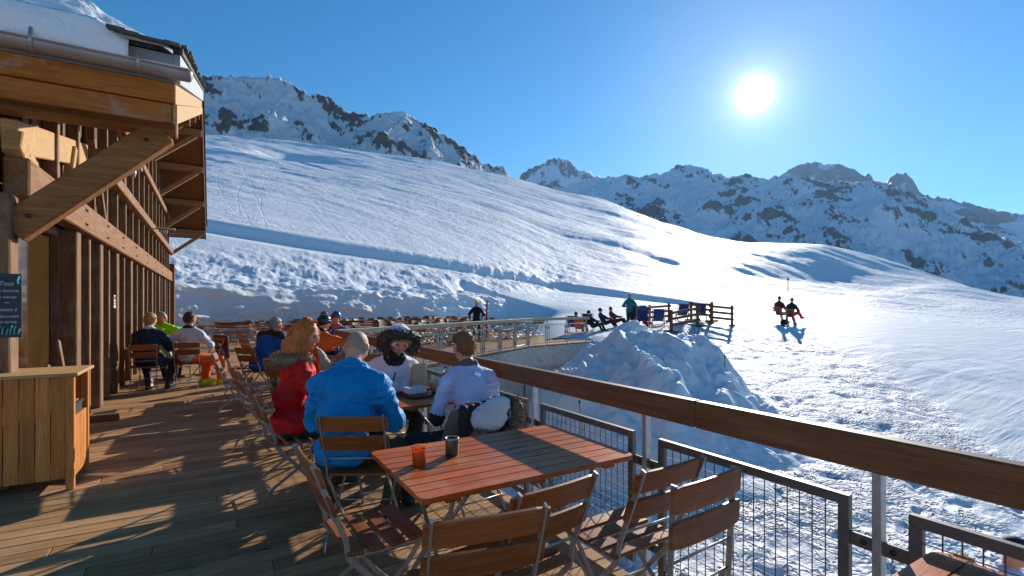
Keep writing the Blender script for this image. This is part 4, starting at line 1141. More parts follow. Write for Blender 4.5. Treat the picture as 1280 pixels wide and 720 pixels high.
m.build('bread', M['paper_tan'], t); tag(t, 'brown basket of bread beside the blue bottle', 'basket')
t = empty('paper_bag', tz(524, 4.80)); m = MB()
rings = []
for z, w, d in ((0, .07, .045), (.10, .075, .05), (.17, .07, .035), (.22, .062, .02), (.235, .06, .014)):
    rings.append([Vector((x * w + .006 * math.sin(9 * z + x * 3), y * d + .004 * math.sin(17 * z + x), z)) for x, y in ((-1, -1), (-.3, -1.1), (.4, -.9), (1, -1), (1.04, 0), (1, 1), (.3, 1.1), (-.4, .9), (-1, 1), (-.95, 0))])
m._loft(rings, False); m.build('bag', M['paper_tan'], t); m = MB(); m.box(-.06, .06, -.017, -.013, .2, .24); m.build('folded_top', M['paper_tan'], t)
tag(t, 'upright tan paper bag on the table before the fur hooded woman', 'paper bag')
t = empty('water_bottle', tz(557, 4.72)); m = MB(); m.lathe((0, 0, 0), [(.03, 0), (.034, .01), (.034, .12), (.03, .15), (.014, .19), (.013, .2), (.001, .2)], 16); m.build('bottle', M['clear_glass'], t)
m = MB(); m.lathe((0, 0, 0), [(.0345, .04), (.0348, .04), (.0348, .11), (.0345, .11)], 16, False); m.build('wrapper', M['blue_plastic'], t); m = MB(); m.lathe((0, 0, 0), [(.001, .2), (.015, .2), (.015, .222), (.001, .222)], 12); m.build('cap', M['blue_plastic'], t)
tag(t, 'clear bottle with a blue wrapper and cap on the diners\' table', 'bottle')
# ------------------------------------------------------------------ bodies: smooth union of tapered limbs, meshed as one surface
class SDF:
    def __init__(s): s.p = []
    def cone(s, a, b, ra, rb, lab): s.p.append(('c', np.array(a, float), np.array(b, float), ra, rb, lab)); return s
    def ell(s, c, r, lab, rot=None): s.p.append(('e', np.array(c, float), np.array(r, float), np.eye(3) if rot is None else np.array(rot, float), 0, lab)); return s
    def bounds(s, q):
        if q[0] == 'c':
            m = max(q[3], q[4]); return np.minimum(q[1], q[2]) - m, np.maximum(q[1], q[2]) + m
        m = q[2].max(); return q[1] - m, q[1] + m
    def ev(s, q, P):
        if q[0] == 'c':
            a, b, ra, rb = q[1:5]; ab = b - a; L2 = max(ab @ ab, 1e-9)
            t = np.clip(((P - a) @ ab) / L2, 0, 1)
            return np.linalg.norm(P - a - t[:, None] * ab, axis=1) - (ra + (rb - ra) * t)
        d = (P - q[1]) @ q[3]; r = q[2]
        k0 = np.linalg.norm(d / r, axis=1); k1 = np.linalg.norm(d / (r * r), axis=1)
        return np.where(k1 > 1e-9, k0 * (k0 - 1) / np.maximum(k1, 1e-9), -r.min())
    def mesh(s, vox, k=0.02, cuts=(), pad=0.03, holes=()):
        lo = np.min([s.bounds(q)[0] for q in s.p], 0) - pad; hi = np.max([s.bounds(q)[1] for q in s.p], 0) + pad
        n = np.ceil((hi - lo) / vox).astype(int) + 1
        ax = [lo[i] + vox * np.arange(n[i]) for i in range(3)]
        D = np.full(n, 1.0, np.float32)
        for q in s.p:
            bl, bh = s.bounds(q); m = k + 2.5 * vox
            i0 = np.clip(np.floor((bl - m - lo) / vox).astype(int), 0, n - 1); i1 = np.clip(np.ceil((bh + m - lo) / vox).astype(int) + 1, 1, n)
            sl = tuple(slice(a, b) for a, b in zip(i0, i1))
            G = np.stack(np.meshgrid(*[ax[i][sl[i]] for i in range(3)], indexing='ij'), -1); sh = G.shape[:3]
            d = s.ev(q, G.reshape(-1, 3)).reshape(sh).astype(np.float32)
            o = D[sl]
            kk = min(k, 0.6 * (min(q[3], q[4]) if q[0] == 'c' else q[2].min()))
            h = np.clip(kk - np.abs(o - d), 0, None) / kk
            D[sl] = np.minimum(o, d) - h * h * kk * 0.25
        if cuts:
            G = np.stack(np.meshgrid(*ax, indexing='ij'), -1)
            for nrm, off in cuts: D = np.maximum(D, (G @ np.array(nrm, float) - off).astype(np.float32))
        if holes:
            G = np.stack(np.meshgrid(*ax, indexing='ij'), -1); sh = G.shape[:3]
            for q in holes: D = np.maximum(D, -s.ev(q, G.reshape(-1, 3)).reshape(sh).astype(np.float32))
        V, Fc = surface_nets(D, lo, vox)
        return V, Fc
    def labels(s, P):
        best = np.full(len(P), 1e9); lab = np.zeros(len(P), int)
        for q in s.p:
            d = s.ev(q, P); m = d < best; best[m] = d[m]; lab[m] = q[5]
        return lab

def surface_nets(D, lo, vox):
    ins = D < 0
    n = np.array(D.shape)
    c = np.zeros(n - 1, np.int8)
    for dx in (0, 1):
        for dy in (0, 1):
            for dz in (0, 1): c += ins[dx:n[0] - 1 + dx, dy:n[1] - 1 + dy, dz:n[2] - 1 + dz]
    act = np.argwhere((c > 0) & (c < 8))
    idm = np.full(n - 1, -1, np.int64); idm[tuple(act.T)] = np.arange(len(act))
    cor = {}
    for dx in (0, 1):
        for dy in (0, 1):
            for dz in (0, 1): cor[dx, dy, dz] = D[act[:, 0] + dx, act[:, 1] + dy, act[:, 2] + dz]
    acc = np.zeros((len(act), 3)); cnt = np.zeros(len(act))
    ks = list(cor)
    for a in ks:
        for e in range(3):
            if a[e] == 0:
                b_ = list(a); b_[e] = 1; b_ = tuple(b_)
                va, vb = cor[a], cor[b_]; m = (va < 0) != (vb < 0)
                t = np.where(m, va / np.where(m, va - vb, 1), 0)
                p = np.tile(np.array(a, float), (len(act), 1)); p[:, e] = t
                acc += p * m[:, None]; cnt += m
    V = lo + (act + acc / np.maximum(cnt, 1)[:, None]) * vox
    F_ = []
    for e in range(3):
        u, w = (e + 1) % 3, (e + 2) % 3
        sl0 = [slice(None)] * 3; sl1 = [slice(None)] * 3
        sl0[e] = slice(0, n[e] - 1); sl1[e] = slice(1, n[e])
        A, B = ins[tuple(sl0)], ins[tuple(sl1)]
        ed = np.argwhere(A != B)
        ed = ed[(ed[:, u] > 0) & (ed[:, w] > 0) & (ed[:, u] < n[u] - 1) & (ed[:, w] < n[w] - 1)]
        q = []
        for du, dw in ((-1, -1), (0, -1), (0, 0), (-1, 0)):
            g = ed.copy(); g[:, u] += du; g[:, w] += dw; q.append(idm[tuple(g.T)])
        q = np.stack(q, -1); flip = ~A[tuple(ed.T)]
        q[flip] = q[flip][:, ::-1]
        F_.append(q)
    return V, np.concatenate(F_)

def vnormals(V, Fc):
    n = np.cross(V[Fc[:, 2]] - V[Fc[:, 0]], V[Fc[:, 3]] - V[Fc[:, 1]])
    N = np.zeros_like(V)
    for k in range(4): np.add.at(N, Fc[:, k], n)
    return N / np.maximum(np.linalg.norm(N, axis=1), 1e-12)[:, None]

def relax(V, Fc, it=2, f=0.5):
    for _ in range(it):
        S = np.zeros_like(V); C = np.zeros(len(V))
        for k in range(4):
            np.add.at(S, Fc[:, k], V[Fc[:, (k + 1) % 4]] + V[Fc[:, (k - 1) % 4]]); np.add.at(C, Fc[:, k], 2)
        V = V + f * (S / np.maximum(C, 1)[:, None] - V)
    return V

def sdf_obj(name, sd, vox, mats, parent, k=0.02, cuts=(), wrinkle=None, smooth=2, holes=(), joints=None):
    """mats: list by label. wrinkle: {label: (amp, freq)}"""
    V, Fc = sd.mesh(vox, k, cuts, holes=holes)
    if len(V) == 0: return None
    V = relax(V, Fc, smooth)
    if wrinkle:
        JW = np.ones(len(V))
        if joints is not None:
            dj = np.min([np.linalg.norm(V - j, axis=1) for j in joints], 0); JW = 0.35 + 1.5 * np.exp(-(dj / .13) ** 2)
        lv = sd.labels(V); N = vnormals(V, Fc)
        for lab, (amp, fr) in wrinkle.items():
            m = lv == lab
            if m.any():
                q = V[m] * np.array([fr, fr, fr * 1.7])
                w = noise3(q + 0.6 * noise3(q * 0.7 + 9, 3)[:, None], 5); w = 1.2 - np.sqrt(np.abs(w) + .01) * 2.4
                V[m] += N[m] * JW[m][:, None] * (amp * (w * 0.7 + 0.6 * noise3(q * 0.45 + 4, 6)))[:, None]
    lf = sd.labels(V[Fc].mean(1))
    return mesh_obj(name, V, Fc, mats, parent, True, lf)

def unit(v): v = np.array(v, float); return v / max(np.linalg.norm(v), 1e-9)
def ik(a, t, l1, l2, pole):
    a, t, pole = np.array(a, float), np.array(t, float), np.array(pole, float)
    d = t - a; L = np.linalg.norm(d); L = min(L, (l1 + l2) * 0.995); u = unit(d); t = a + u * L
    x = (l1 * l1 - l2 * l2 + L * L) / (2 * L); h = math.sqrt(max(l1 * l1 - x * x, 0))
    pn = unit(pole - u * (pole @ u))
    return a + u * x + pn * h, t

SKIN, TOP, LEG, SHOE, GLOVE, LIP, EYE, BUZZ, SLEEVE, COLLAR, HAND = range(11)

def rotm(yaw, pitch, tilt):
    """head frame: columns right, forward, up; yaw left positive, pitch down positive, tilt to the right positive"""
    cy, sy_ = math.cos(yaw), math.sin(yaw); cp, sp = math.cos(pitch), math.sin(pitch); ct, st = math.cos(tilt), math.sin(tilt)
    Rz = np.array([[cy, -sy_, 0], [sy_, cy, 0], [0, 0, 1]]); Rx = np.array([[1, 0, 0], [0, cp, sp], [0, -sp, cp]]); Ry = np.array([[ct, 0, st], [0, 1, 0], [-st, 0, ct]])
    return Rz @ Rx @ Ry

def add_hand(sd, wrist, direction, palm_n, side, curl, lab, sc=1.0):
    """palm with four bent fingers and a thumb"""
    f = unit(direction); n = unit(np.array(palm_n, float) - f * (f @ np.array(palm_n, float))); r = np.cross(f, n) * side
    w = np.array(wrist, float)
    for o, rad in ((-.024, .016), (-.006, .0175), (.012, .0175), (.027, .015)):
        sd.cone(w + f * .012 * sc + r * o * .7 * sc, w + f * .078 * sc + r * o * sc, rad * .95 * sc, rad * .86 * sc, lab)
    for k, (o, L) in enumerate(((-.030, .066), (-.010, .076), (.011, .071), (.030, .055))):
        b = w + f * .085 * sc + r * o * sc; d = f.copy(); p = b
        for j, fr in enumerate((.45, .32, .25)):
            a = curl * (0.55 + .5 * j); d = unit(f * math.cos(a) + n * math.sin(a)); q = p + d * L * fr * sc
            sd.cone(p, q, (.0092 - .0007 * j) * sc, (.0086 - .0008 * j) * sc, lab); p = q
    b = w + f * .028 * sc - r * .030 * sc; d1 = unit(-r * .75 + f * .6 + n * .3); q = b + d1 * .042 * sc; sd.cone(b, q, .0145 * sc, .011 * sc, lab)
    d2 = unit(-r * .25 + f * .85 + n * .45); sd.cone(q, q + d2 * .034 * sc, .0105 * sc, .009 * sc, lab)

def person(label, loc, rz, look, pose, vox=0.012, group=None):
    """rz: degrees anticlockwise from +Y that the person faces. Local frame: +y forward, +x right."""
    t = empty('person', loc, R(rz)); tag(t, label, 'person', group)
    s = look.get('scale', 1.0); puff = look.get('puff', 0.02); lpuff = look.get('lpuff', 0.012)
    sit = pose.get('sit', True)
    hz = pose.get('hip', 0.545 if sit else 0.90) 
    lean, side = R(pose.get('lean', 8)), R(pose.get('side', 0)); hunch = R(pose.get('hunch', 8))
    Pv = np.array([0, pose.get('hipy', -0.02), hz])
    d1 = unit([math.sin(side), math.sin(lean) * math.cos(side), math.cos(lean) * math.cos(side)])
    l2 = lean + hunch; d2 = unit([math.sin(side), math.sin(l2) * math.cos(side), math.cos(l2) * math.cos(side)])
    tw = R(pose.get('twist', 0)); 
    Xs = np.array([math.cos(tw), math.sin(tw), 0]); Xs = unit(Xs - d2 * (Xs @ d2)); Fs = np.cross(d2, Xs)
    waist = Pv + d1 * .22; chest = waist + d2 * .17; neck = waist + d2 * .345
    sw = look.get('shoulder', 0.185)
    fem = look.get('fem', False)
    sd = SDF()
    gr = puff
    sd.ell(Pv + np.array([0, 0, .02]), (.165 + gr * .6, .125 + gr * .6, .12 + gr * .4), TOP if look.get('long', True) else LEG)
    sd.ell(waist, (.145 + gr, .112 + gr, .15), TOP, np.stack([Xs, Fs, d2], 1))
    sd.ell(chest + Fs * (.012 if not fem else .025), (.165 + gr, .112 + gr, .17), TOP, np.stack([Xs, Fs, d2], 1))
    dr = .055 + gr * .9
    sd.cone(neck - d2 * (dr - .005) - Xs * (sw - .055), neck - d2 * (dr - .005) + Xs * (sw - .055), .062 + gr * .8, .062 + gr * .8, TOP)
    sd.cone(neck - d2 * .03 - Xs * .07, neck + d2 * .02, .06 + gr * .5, .062, TOP); sd.cone(neck - d2 * .03 + Xs * .07, neck + d2 * .02, .06 + gr * .5, .062, TOP)
    hem = look.get('hem', 0)
    if hem:   # coat skirt over the lap
        sd.ell(Pv + np.array([0, .05, .0]), (.19 + gr, .17 + gr * .5, .11), TOP)
    hd = look.get('hd', (0, 0, 0)); hd = pose.get('head', hd)
    RH = rotm(tw + R(hd[0]), R(hd[1]), R(hd[2]))
    HC = neck + unit(d2 + np.array([0, .0, 1.2])) * .085 + RH @ np.array([0, .018, .105]) * (1.0)
    def H(x, y, z): return HC + RH @ np.array([x, y, z])
    sd.cone(neck - d2 * .02, H(0, -.018, -.06), .055, .054, SKIN)
    if look.get('collar', True):
        for a in np.linspace(0, 2 * math.pi, 11)[:-1]:
            b_ = a + 2 * math.pi / 10
            cr = .075 + gr * .3
            q = lambda u: neck + d2 * (.028 + .012 * math.cos(u + math.pi)) + Xs * math.sin(u) * cr + Fs * math.cos(u) * cr * .92
            sd.cone(q(a), q(b_), .024, .024, COLLAR)
    # head
    cap = look.get('headlab', SKIN)
    sd.ell(H(0, -.006, .022), (.077, .096, .098), cap, RH); sd.ell(H(0, .026, -.045), (.058, .066, .068), SKIN, RH)
    sd.ell(H(0, .032, .0), (.066, .064, .075), SKIN, RH)
    if vox < 0.016:
        sd.cone(H(0, .093, .018), H(0, .112, -.022), .0085, .0125, SKIN); sd.ell(H(0, .104, -.028), (.017, .012, .009), SKIN, RH)
        sd.ell(H(0, .083, -.088), (.024, .02, .018), SKIN, RH)
        sd.ell(H(0, .094, -.054), (.024, .011, .0055), LIP, RH); sd.ell(H(0, .0925, -.064), (.020, .012, .006), LIP, RH)
        for sx in (-1, 1):
            sd.ell(H(sx * .033, .0835, .012), (.0125, .009, .004 if look.get('lowered') else .0055), EYE, RH)
            sd.cone(H(sx * .016, .092, .034), H(sx * .052, .079, .036), .0085, .0065, SKIN)
            sd.ell(H(sx * .043, .068, -.022), (.02, .022, .022), SKIN, RH)
            sd.ell(H(sx * .085, -.008, -.006), (.013, .022, .034), SKIN, RH)
    jts = [waist, Pv + np.array([0, .1, .05])]
    # arms
    for i, sx in enumerate((-1, 1)):
        sh = neck - d2 * (dr + .015) + Xs * sx * sw
        h = pose.get('hands', ((-.12, .30, .78), (.12, .30, .78)))[i]
        pole = pose.get('elbow', ((-.7, -.5, -.6), (.7, -.5, -.6)))[i]
        el, wr = ik(sh, h, .285, .255, pole)
        jts += [el, sh - d2 * .06, (sh + el) / 2 - Xs * sx * .05]
        sl = SLEEVE
        um = sh + (el - sh) * look.get('sleeve', 1.0)
        sd.cone(sh, um, .057 + gr * .75, .050 + gr * .75 - .004 * look.get('sleeve', 1.0), TOP)
        if look.get('sleeve', 1.0) < 1: sd.cone(um, el, .040 + lpuff, .040 + lpuff, sl)
        fl = SLEEVE if look.get('sleeve', 1.0) < 1 else TOP
        g2 = gr * .75 if fl == TOP else lpuff
        fm = el + (wr - el) * .9
        sd.cone(el, fm, .046 + g2 * .9, .034 + g2 * .7, fl)
        sd.cone(fm, wr, .028, .026, HAND)
        hdv = pose.get('handdir', (None, None))[i]
        hdv = unit(wr - el) if hdv is None else unit(hdv)
        if vox < 0.016: add_hand(sd, wr, hdv, pose.get('palm', ((.3, 0, -1), (-.3, 0, -1)))[i], -sx, pose.get('curl', .55), HAND)
        else: sd.cone(wr, wr + hdv * .09, .038, .032, HAND)
    # legs
    for i, sx in enumerate((-1, 1)):
        hp = Pv + np.array([sx * .09, 0.0, -.005])
        ft = pose.get('feet', ((-.13, .42, .08), (.13, .42, .08)))[i]
        kn, an = ik(hp, ft, .43, .42, pose.get('knee', ((-.25, .3, 1), (.25, .3, 1)))[i] if sit else (sx * .1, 1, 0))
        jts += [kn, hp]
        sd.cone(hp, kn, .083 + lpuff, .058 + lpuff, LEG); sd.cone(kn, kn + (an - kn) * .35, .058 + lpuff, .056 + lpuff, LEG)
        sd.cone(kn + (an - kn) * .35, an + (kn - an) * .12, .056 + lpuff, .043 + lpuff, LEG)
        fd = pose.get('footdir', ((-.15, 1, 0), (.15, 1, 0)))[i]; fd = unit(fd); bt = look.get('boot', 0.0)
        low = an + np.array([0, 0, -.035])
        sd.cone(an + (kn - an) * (.10 + bt * 4), low, .046 + bt, .044 + bt, SHOE)
        sd.cone(low - fd * .045, low + fd * .165, .040 + bt, .034 + bt, SHOE)
    if s != 1.0:
        for q in sd.p:
            q[1][:] = q[1] * s
            if q[0] == 'c': q[2][:] = q[2] * s
            else: q[2][:] = q[2] * s
        sd.p = [(q[0], q[1], q[2], q[3] * s, q[4] * s, q[5]) if q[0] == 'c' else q for q in sd.p]
    m = look['mats']; names = ['skin', 'black_cloth', 'navy_cloth', 'boot_dark', 'black_cloth', 'lips', 'eye', 'buzz', None, None, None]
    mats = []
    for k in range(11):
        key = m.get(k, names[k])
        if key is None: key = m.get(SKIN, 'skin') if k == HAND else m.get(TOP, 'black_cloth')
        mats.append(M[key])
    amp = look.get('wrinkle', 0.009)
    sdf_obj('body', sd, vox, mats, t, 0.022, (), {TOP: (amp, 9.0), LEG: (amp * .7, 9.0), SLEEVE: (amp * .6, 11.0)} if vox < 0.02 else None, joints=[j * s for j in jts])
    t['_h'] = 1; del t['_h']
    fr = dict(HC=HC * s, RH=RH, neck=neck * s, d2=d2, Xs=Xs, Fs=Fs, s=s, t=t, Pv=Pv * s, chest=chest * s)
    return t, fr

def hsdf(fr):
    HC, RH, s = fr['HC'], fr['RH'], fr['s']
    def H(x, y, z): return HC + RH @ (np.array([x, y, z]) * s)
    return H, RH, s
def plane(fr, n, p):
    """cut: removes everything on the side the normal (head frame) points to, past head-frame point p"""
    H, RH, s = hsdf(fr); nw = RH @ unit(n); return (nw, float(nw @ H(*p)))

def hole(fr, c, r):
    H, RH, s = hsdf(fr); return ('e', H(*c), np.array(r) * s, RH, 0, 0)

def short_hair(fr, mat, vox=.008, low=-.075, vol=.009, front=.062):
    H, RH, s = hsdf(fr); sd = SDF(); v = vol
    sd.ell(H(0, -.010, .026), (np.array([.077 + v, .096 + v, .098 + v])) * s, 0, RH)
    sd.ell(H(0, -.040, -.025), (np.array([.066 + v * .5, .062 + v * .5, .065])) * s, 0, RH)
    cuts = [plane(fr, (0, 1, -.75), (0, front - .01, .062)), plane(fr, (0, .25, -1), (0, -.03, low))]
    o = sdf_obj('hair', sd, vox, [M[mat]], fr['t'], .02, cuts, {0: (.0035, 60.0)}, 1)
    if vox < .012:
        V_, N_ = obj_surface(o); k = N_[:, 2] > -.75
        fl = RH @ np.array([0, -.35, -.75])
        tufts('hair_tips', V_[k], N_[k] * .55, mat, o, .013 if vox < .009 else .024, 2600 if vox < .009 else 700, .0014 if vox < .009 else .003, 3, fl)
    return o
def strands(fr, mat, parent, n=1500, L=.34, seed=5, w=.0035, r0=.104):
    """long loose hair: ribbons that follow the head from a middle parting and then fall in waves"""
    H, RH, s = hsdf(fr); r_ = np.random.default_rng(seed); V = []; Fc = []
    for k in range(n):
        sg = 1 if k % 2 else -1; ph = r_.uniform(R(20), R(178)); pe = max(ph, R(74) + r_.normal(0, R(6))); lift = r_.uniform(.94, 1.10); wl = r_.uniform(.5, 1.2); p0 = r_.uniform(0, 6.28); LL = L * r_.uniform(.65, 1.1)
        y0 = r_.uniform(-.06, .055); pts = []
        for q in np.linspace(0, 1, 7):
            th = q * R(100); x = math.sin(th) * math.sin(pe) * .094 * lift * sg; y = y0 * (1 - q) + (math.sin(th) * math.cos(pe) * .112 * lift - .012) * q; z = .026 + math.cos(th) * .112 * lift
            pts.append(H(x + .003 * sg, y, z))
        base = pts[-1]; out = RH @ np.array([sg * math.sin(pe), math.cos(pe), 0])
        for q in np.linspace(0, 1, 9)[1:]:
            wv = .014 * wl * math.sin(q * 9 + p0) * q ** .5
            pts.append(base + np.array([0, 0, -LL * q]) + out * (.020 * math.sin(q * 3.0) + wv) + RH @ np.array([0, .05 * q * q if pe < R(115) else -.01 * q, 0]))
        pts = np.array(pts); d = np.gradient(pts, axis=0); sd_ = np.cross(d, out + r_.normal(0, .35, 3)); sd_ /= np.maximum(np.linalg.norm(sd_, axis=1), 1e-6)[:, None]
        ww = w * np.linspace(1, .35, len(pts))[:, None]; b = len(V)
        V += (pts - sd_ * ww).tolist() + (pts + sd_ * ww).tolist(); m = len(pts)
        Fc += [(b + i, b + i + 1, b + m + i + 1, b + m + i) for i in range(m - 1)]
    return mesh_obj('hair_strands', V, Fc, M[mat], parent, True)
def helmet(fr, mat, name='helmet', vox=.012, goggles=True):
    H, RH, s = hsdf(fr); sd = SDF()
    sd.ell(H(0, -.012, .035), np.array([.103, .126, .120]) * s, 0, RH)
    cuts = [plane(fr, (0, .55, -1), (0, .03, -.005)), plane(fr, (0, 1, -.2), (0, .098, .04))]
    o = sdf_obj(name, sd, vox, [M[mat]], fr['t'], .02, cuts, None, 2)
    if goggles:
        sd = SDF()
        for a in np.linspace(-2.9, 2.9, 15):
            b_ = a + 5.8 / 14
            if a > 2.7: continue
            q = lambda u: H(math.sin(u) * .104, -.012 + math.cos(u) * .126, .045)
            wid = .022 if abs(a) > .7 else .034
            sd.cone(q(a), q(b_), wid * .5 * s, wid * .5 * s, 0 if abs(a) > .7 else 1)
        sdf_obj('goggles', sd, .009, [M['boot_dark'], M['goggle']], fr['t'], .008, (), None, 1)
    return o
def cap_hat(fr, mat, vox=.012, pompom=False, low=-.01):
    H, RH, s = hsdf(fr); sd = SDF()
    sd.ell(H(0, -.008, .035), np.array([.088, .106, .105]) * s, 0, RH)
    if pompom: sd.ell(H(0, -.02, .15), np.array([.03] * 3) * s, 0, RH)
    return sdf_obj('hat', sd, vox, [M[mat]], fr['t'], .015, [plane(fr, (0, .15, -1), (0, 0, low))], {0: (.003, 40.0)}, 1)
def tufts(name, centers, normals, mat, parent, L=.045, n=900, w=.004, seed=1, flow=None):
    """short curved hairs standing out of a surface"""
    r_ = np.random.default_rng(seed); k = r_.integers(0, len(centers), n)
    C = centers[k] + r_.normal(0, .004, (n, 3)); N = normals[k] + r_.normal(0, .45, (n, 3))
    if flow is not None: N = N + flow
    N /= np.linalg.norm(N, axis=1)[:, None]
    S = np.cross(N, r_.normal(0, 1, (n, 3))); S /= np.maximum(np.linalg.norm(S, axis=1), 1e-6)[:, None]
    l = L * r_.uniform(.6, 1.25, n)[:, None]; droop = np.array([0, 0, -.25])
    V = np.concatenate([C - S * w, C + S * w, C + N * l * .55 + S * w * .7, C + N * l * .55 - S * w * .7, C + (N + droop) * l], 0)
    i = np.arange(n)
    F4 = np.stack([i, i + n, i + 2 * n, i + 3 * n], -1); F3 = np.stack([i + 3 * n, i + 2 * n, i + 4 * n, i + 4 * n], -1)
    fc = [tuple(f) for f in F4] + [tuple(f[:3]) for f in F3]
    return mesh_obj(name, V.tolist(), fc, M[mat], parent)
def obj_surface(o):
    me = o.data; V = np.zeros(len(me.vertices) * 3, np.float32); me.vertices.foreach_get('co', V); V = V.reshape(-1, 3)
    N = np.array([v.normal[:] for v in me.vertices]); return V.astype(float), N
# ------------------------------------------------------------------ the four diners at the second table
NV = 0.0085
# man in the blue jacket, back to the camera
chair(0.88, 3.40, -30, 'chair under the broad man in the bright blue jacket')
L = dict(mats={TOP: 'blue_cloth', COLLAR: 'blue_cloth', LEG: 'olive_cloth', SHOE: 'boot_dark', SKIN: 'skin_red', BUZZ: 'buzz'}, puff=.046, headlab=BUZZ, wrinkle=.018, shoulder=.205)
t, fr = person('broad man in a bright blue jacket with a shaved head, seated back to the camera', (0.755, 3.48, 0), -30, L,
               dict(hip=.565, lean=8, hunch=20, head=(-8, 36, 0), hands=((-.10, .40, .76), (.14, .40, .76)), elbow=((-.7, -.35, -1), (.7, -.35, -1)), feet=((-.20, .30, .08), (.24, .25, .08))), NV)
# young woman in red
chair(0.56, 4.50, -84, 'chair with dark slats under the woman in the red coat')
L = dict(mats={TOP: 'red_cloth', COLLAR: 'red_cloth', LEG: 'olive_cloth', SHOE: 'boot_dark', SKIN: 'skin', BUZZ: 'skin'}, puff=.026, fem=True, hem=1, shoulder=.165, lowered=True, wrinkle=.015)
t, fr = person('young woman in a red coat with long auburn hair', (0.555, 4.52, 0), -86, L,
               dict(hip=.57, lean=3, hunch=8, head=(-30, 20, 4), hands=((-.05, .36, .80), (.12, .36, .79)), elbow=((-.8, -.3, -.6), (.8, -.4, -.7)), feet=((-.10, .30, .08), (.10, .34, .08))), NV)
H, RH, s = hsdf(fr)
sd = SDF()
sd.ell(H(0, -.014, .026), (.088, .104, .106), 0, RH)
for sx in (-1, 1):
    for k, (x0, y0, x1, y1, w) in enumerate(((.075, .022, .088, .05, .025), (.082, -.015, .098, .0, .030), (.072, -.05, .085, -.055, .034), (.03, -.085, .045, -.10, .036))):
        a = H(sx * x0, y0, .03); m_ = H(sx * (x1 + .004), y1 - .005, -.12); dn = m_ + np.array([0, 0, -.15]) + RH @ np.array([sx * .012, .03 if k < 2 else -.01, 0])
        dn = dn + np.array([0, 0, -.05]); sd.cone(a, m_, w * .95, w * 1.1, 0); sd.cone(m_, dn, w * 1.1, w * .6, 0)
hr = sdf_obj('hair', sd, .008, [M['hair_auburn']], t, .02, [], {0: (.006, 34.0)}, 1, [hole(fr, (0, .125, -.03), (.074, .125, .118)), hole(fr, (0, .15, -.15), (.06, .13, .10))])
strands(fr, 'hair_auburn', hr, 1700, .36)
# fur collar lying on her back
sd = SDF(); neck, d2, Xs, Fs = fr['neck'], fr['d2'], fr['Xs'], fr['Fs']
for a in np.linspace(.9, 2 * math.pi - .9, 12)[:-1]:
    b_ = a + (2 * math.pi - 1.8) / 11
    q = lambda u: neck + d2 * (-.03 + .03 * math.cos(u)) + Xs * math.sin(u) * .135 + Fs * (math.cos(u) * .135 - .03)
    sd.cone(q(a), q(b_), .042, .042, 0)
fc_ = sdf_obj('fur_collar', sd, .011, [M['fur_tan']], t, .02, (), {0: (.012, 26.0)}, 0)
V_, N_ = obj_surface(fc_); tufts('fur_hairs', V_, N_, 'fur_tan', fc_, .035, 1500, .0022, 2)

# woman in the white jacket, fur trimmed hood up
chair(1.53, 4.98, 176, 'chair on the far side of the table under the fur hooded woman')
L = dict(mats={TOP: 'white_cloth', COLLAR: 'black_cloth', LEG: 'black_cloth', SHOE: 'boot_dark', SKIN: 'skin', GLOVE: 'black_cloth'}, puff=.03, fem=True, shoulder=.17, wrinkle=.010, long=True)
t, fr = person('woman in a white jacket with a wide dark fur hood over her blond hair', (1.53, 4.92, 0), 170, L,
               dict(lean=16, hunch=20, head=(12, 26, -8), hands=((.12, .30, .86), (.22, .33, .79)), elbow=((-.9, -.1, -.6), (.9, 0, -.6)), feet=((-.12, .35, .08), (.12, .35, .08))), NV)
H, RH, s = hsdf(fr)
sd = SDF(); sd.ell(H(0, -.025, .045), (.115, .125, .125), 0, RH); sd.ell(H(0, -.07, -.08), (.11, .09, .10), 0, RH)
hood = sdf_obj('hood', sd, .010, [M['white_cloth']], t, .03, [plane(fr, (0, 1, .12), (0, .07, 0))], {0: (.008, 14.0)}, 2)
sd = SDF()
for a in np.linspace(-2.35, 2.35, 19)[:-1]:
    b_ = a + 4.7 / 18
    q = lambda u: H(math.sin(u) * .178, .085 - .045 * abs(math.sin(u)), .022 + math.cos(u) * .105)
    sd.cone(q(a), q(b_), .040, .040, 0)
fu = sdf_obj('fur_trim', sd, .011, [M['fur_dark']], t, .02, (), {0: (.013, 24.0)}, 0)
V_, N_ = obj_surface(fu); tufts('fur_hairs', V_, N_, 'fur_dark', fu, .026, 2200, .0022, 4)
sd = SDF()
for sx in (-1, 1):
    sd.cone(H(sx * .075, .05, .05), H(sx * .095, .075, -.10), .026, .032, 0); sd.cone(H(sx * .095, .075, -.10), H(sx * .115, .10, -.25), .032, .018, 0)
sd.ell(H(0, .03, .075), (.08, .075, .05), 0, RH)
hb = sdf_obj('hair', sd, .008, [M['hair_blond']], t, .02, [plane(fr, (0, 1, -.9), (0, .085, .05))], {0: (.005, 34.0)}, 1)
m = MB(); n_, d2, Fs, Xs = fr['neck'], fr['d2'], fr['Fs'], fr['Xs']
m.tube([n_ + Fs * (.150 + .05 * math.sin(math.pi * q)) - d2 * (.03 + .34 * q) + Xs * (.02 * math.sin(5 * q)) for q in np.linspace(0, 1, 10)], .006, 6); m.build('zip', M['black_cloth'], t)
sd = SDF(); sd.ell(H(0, .035, -.098), (.066, .072, .038), 0, RH); sd.ell(H(0, .01, -.13), (.075, .075, .05), 0, RH)
sdf_obj('face_scarf', sd, .008, [M['black_cloth']], t, .03, (), {0: (.004, 26.0)}, 2)

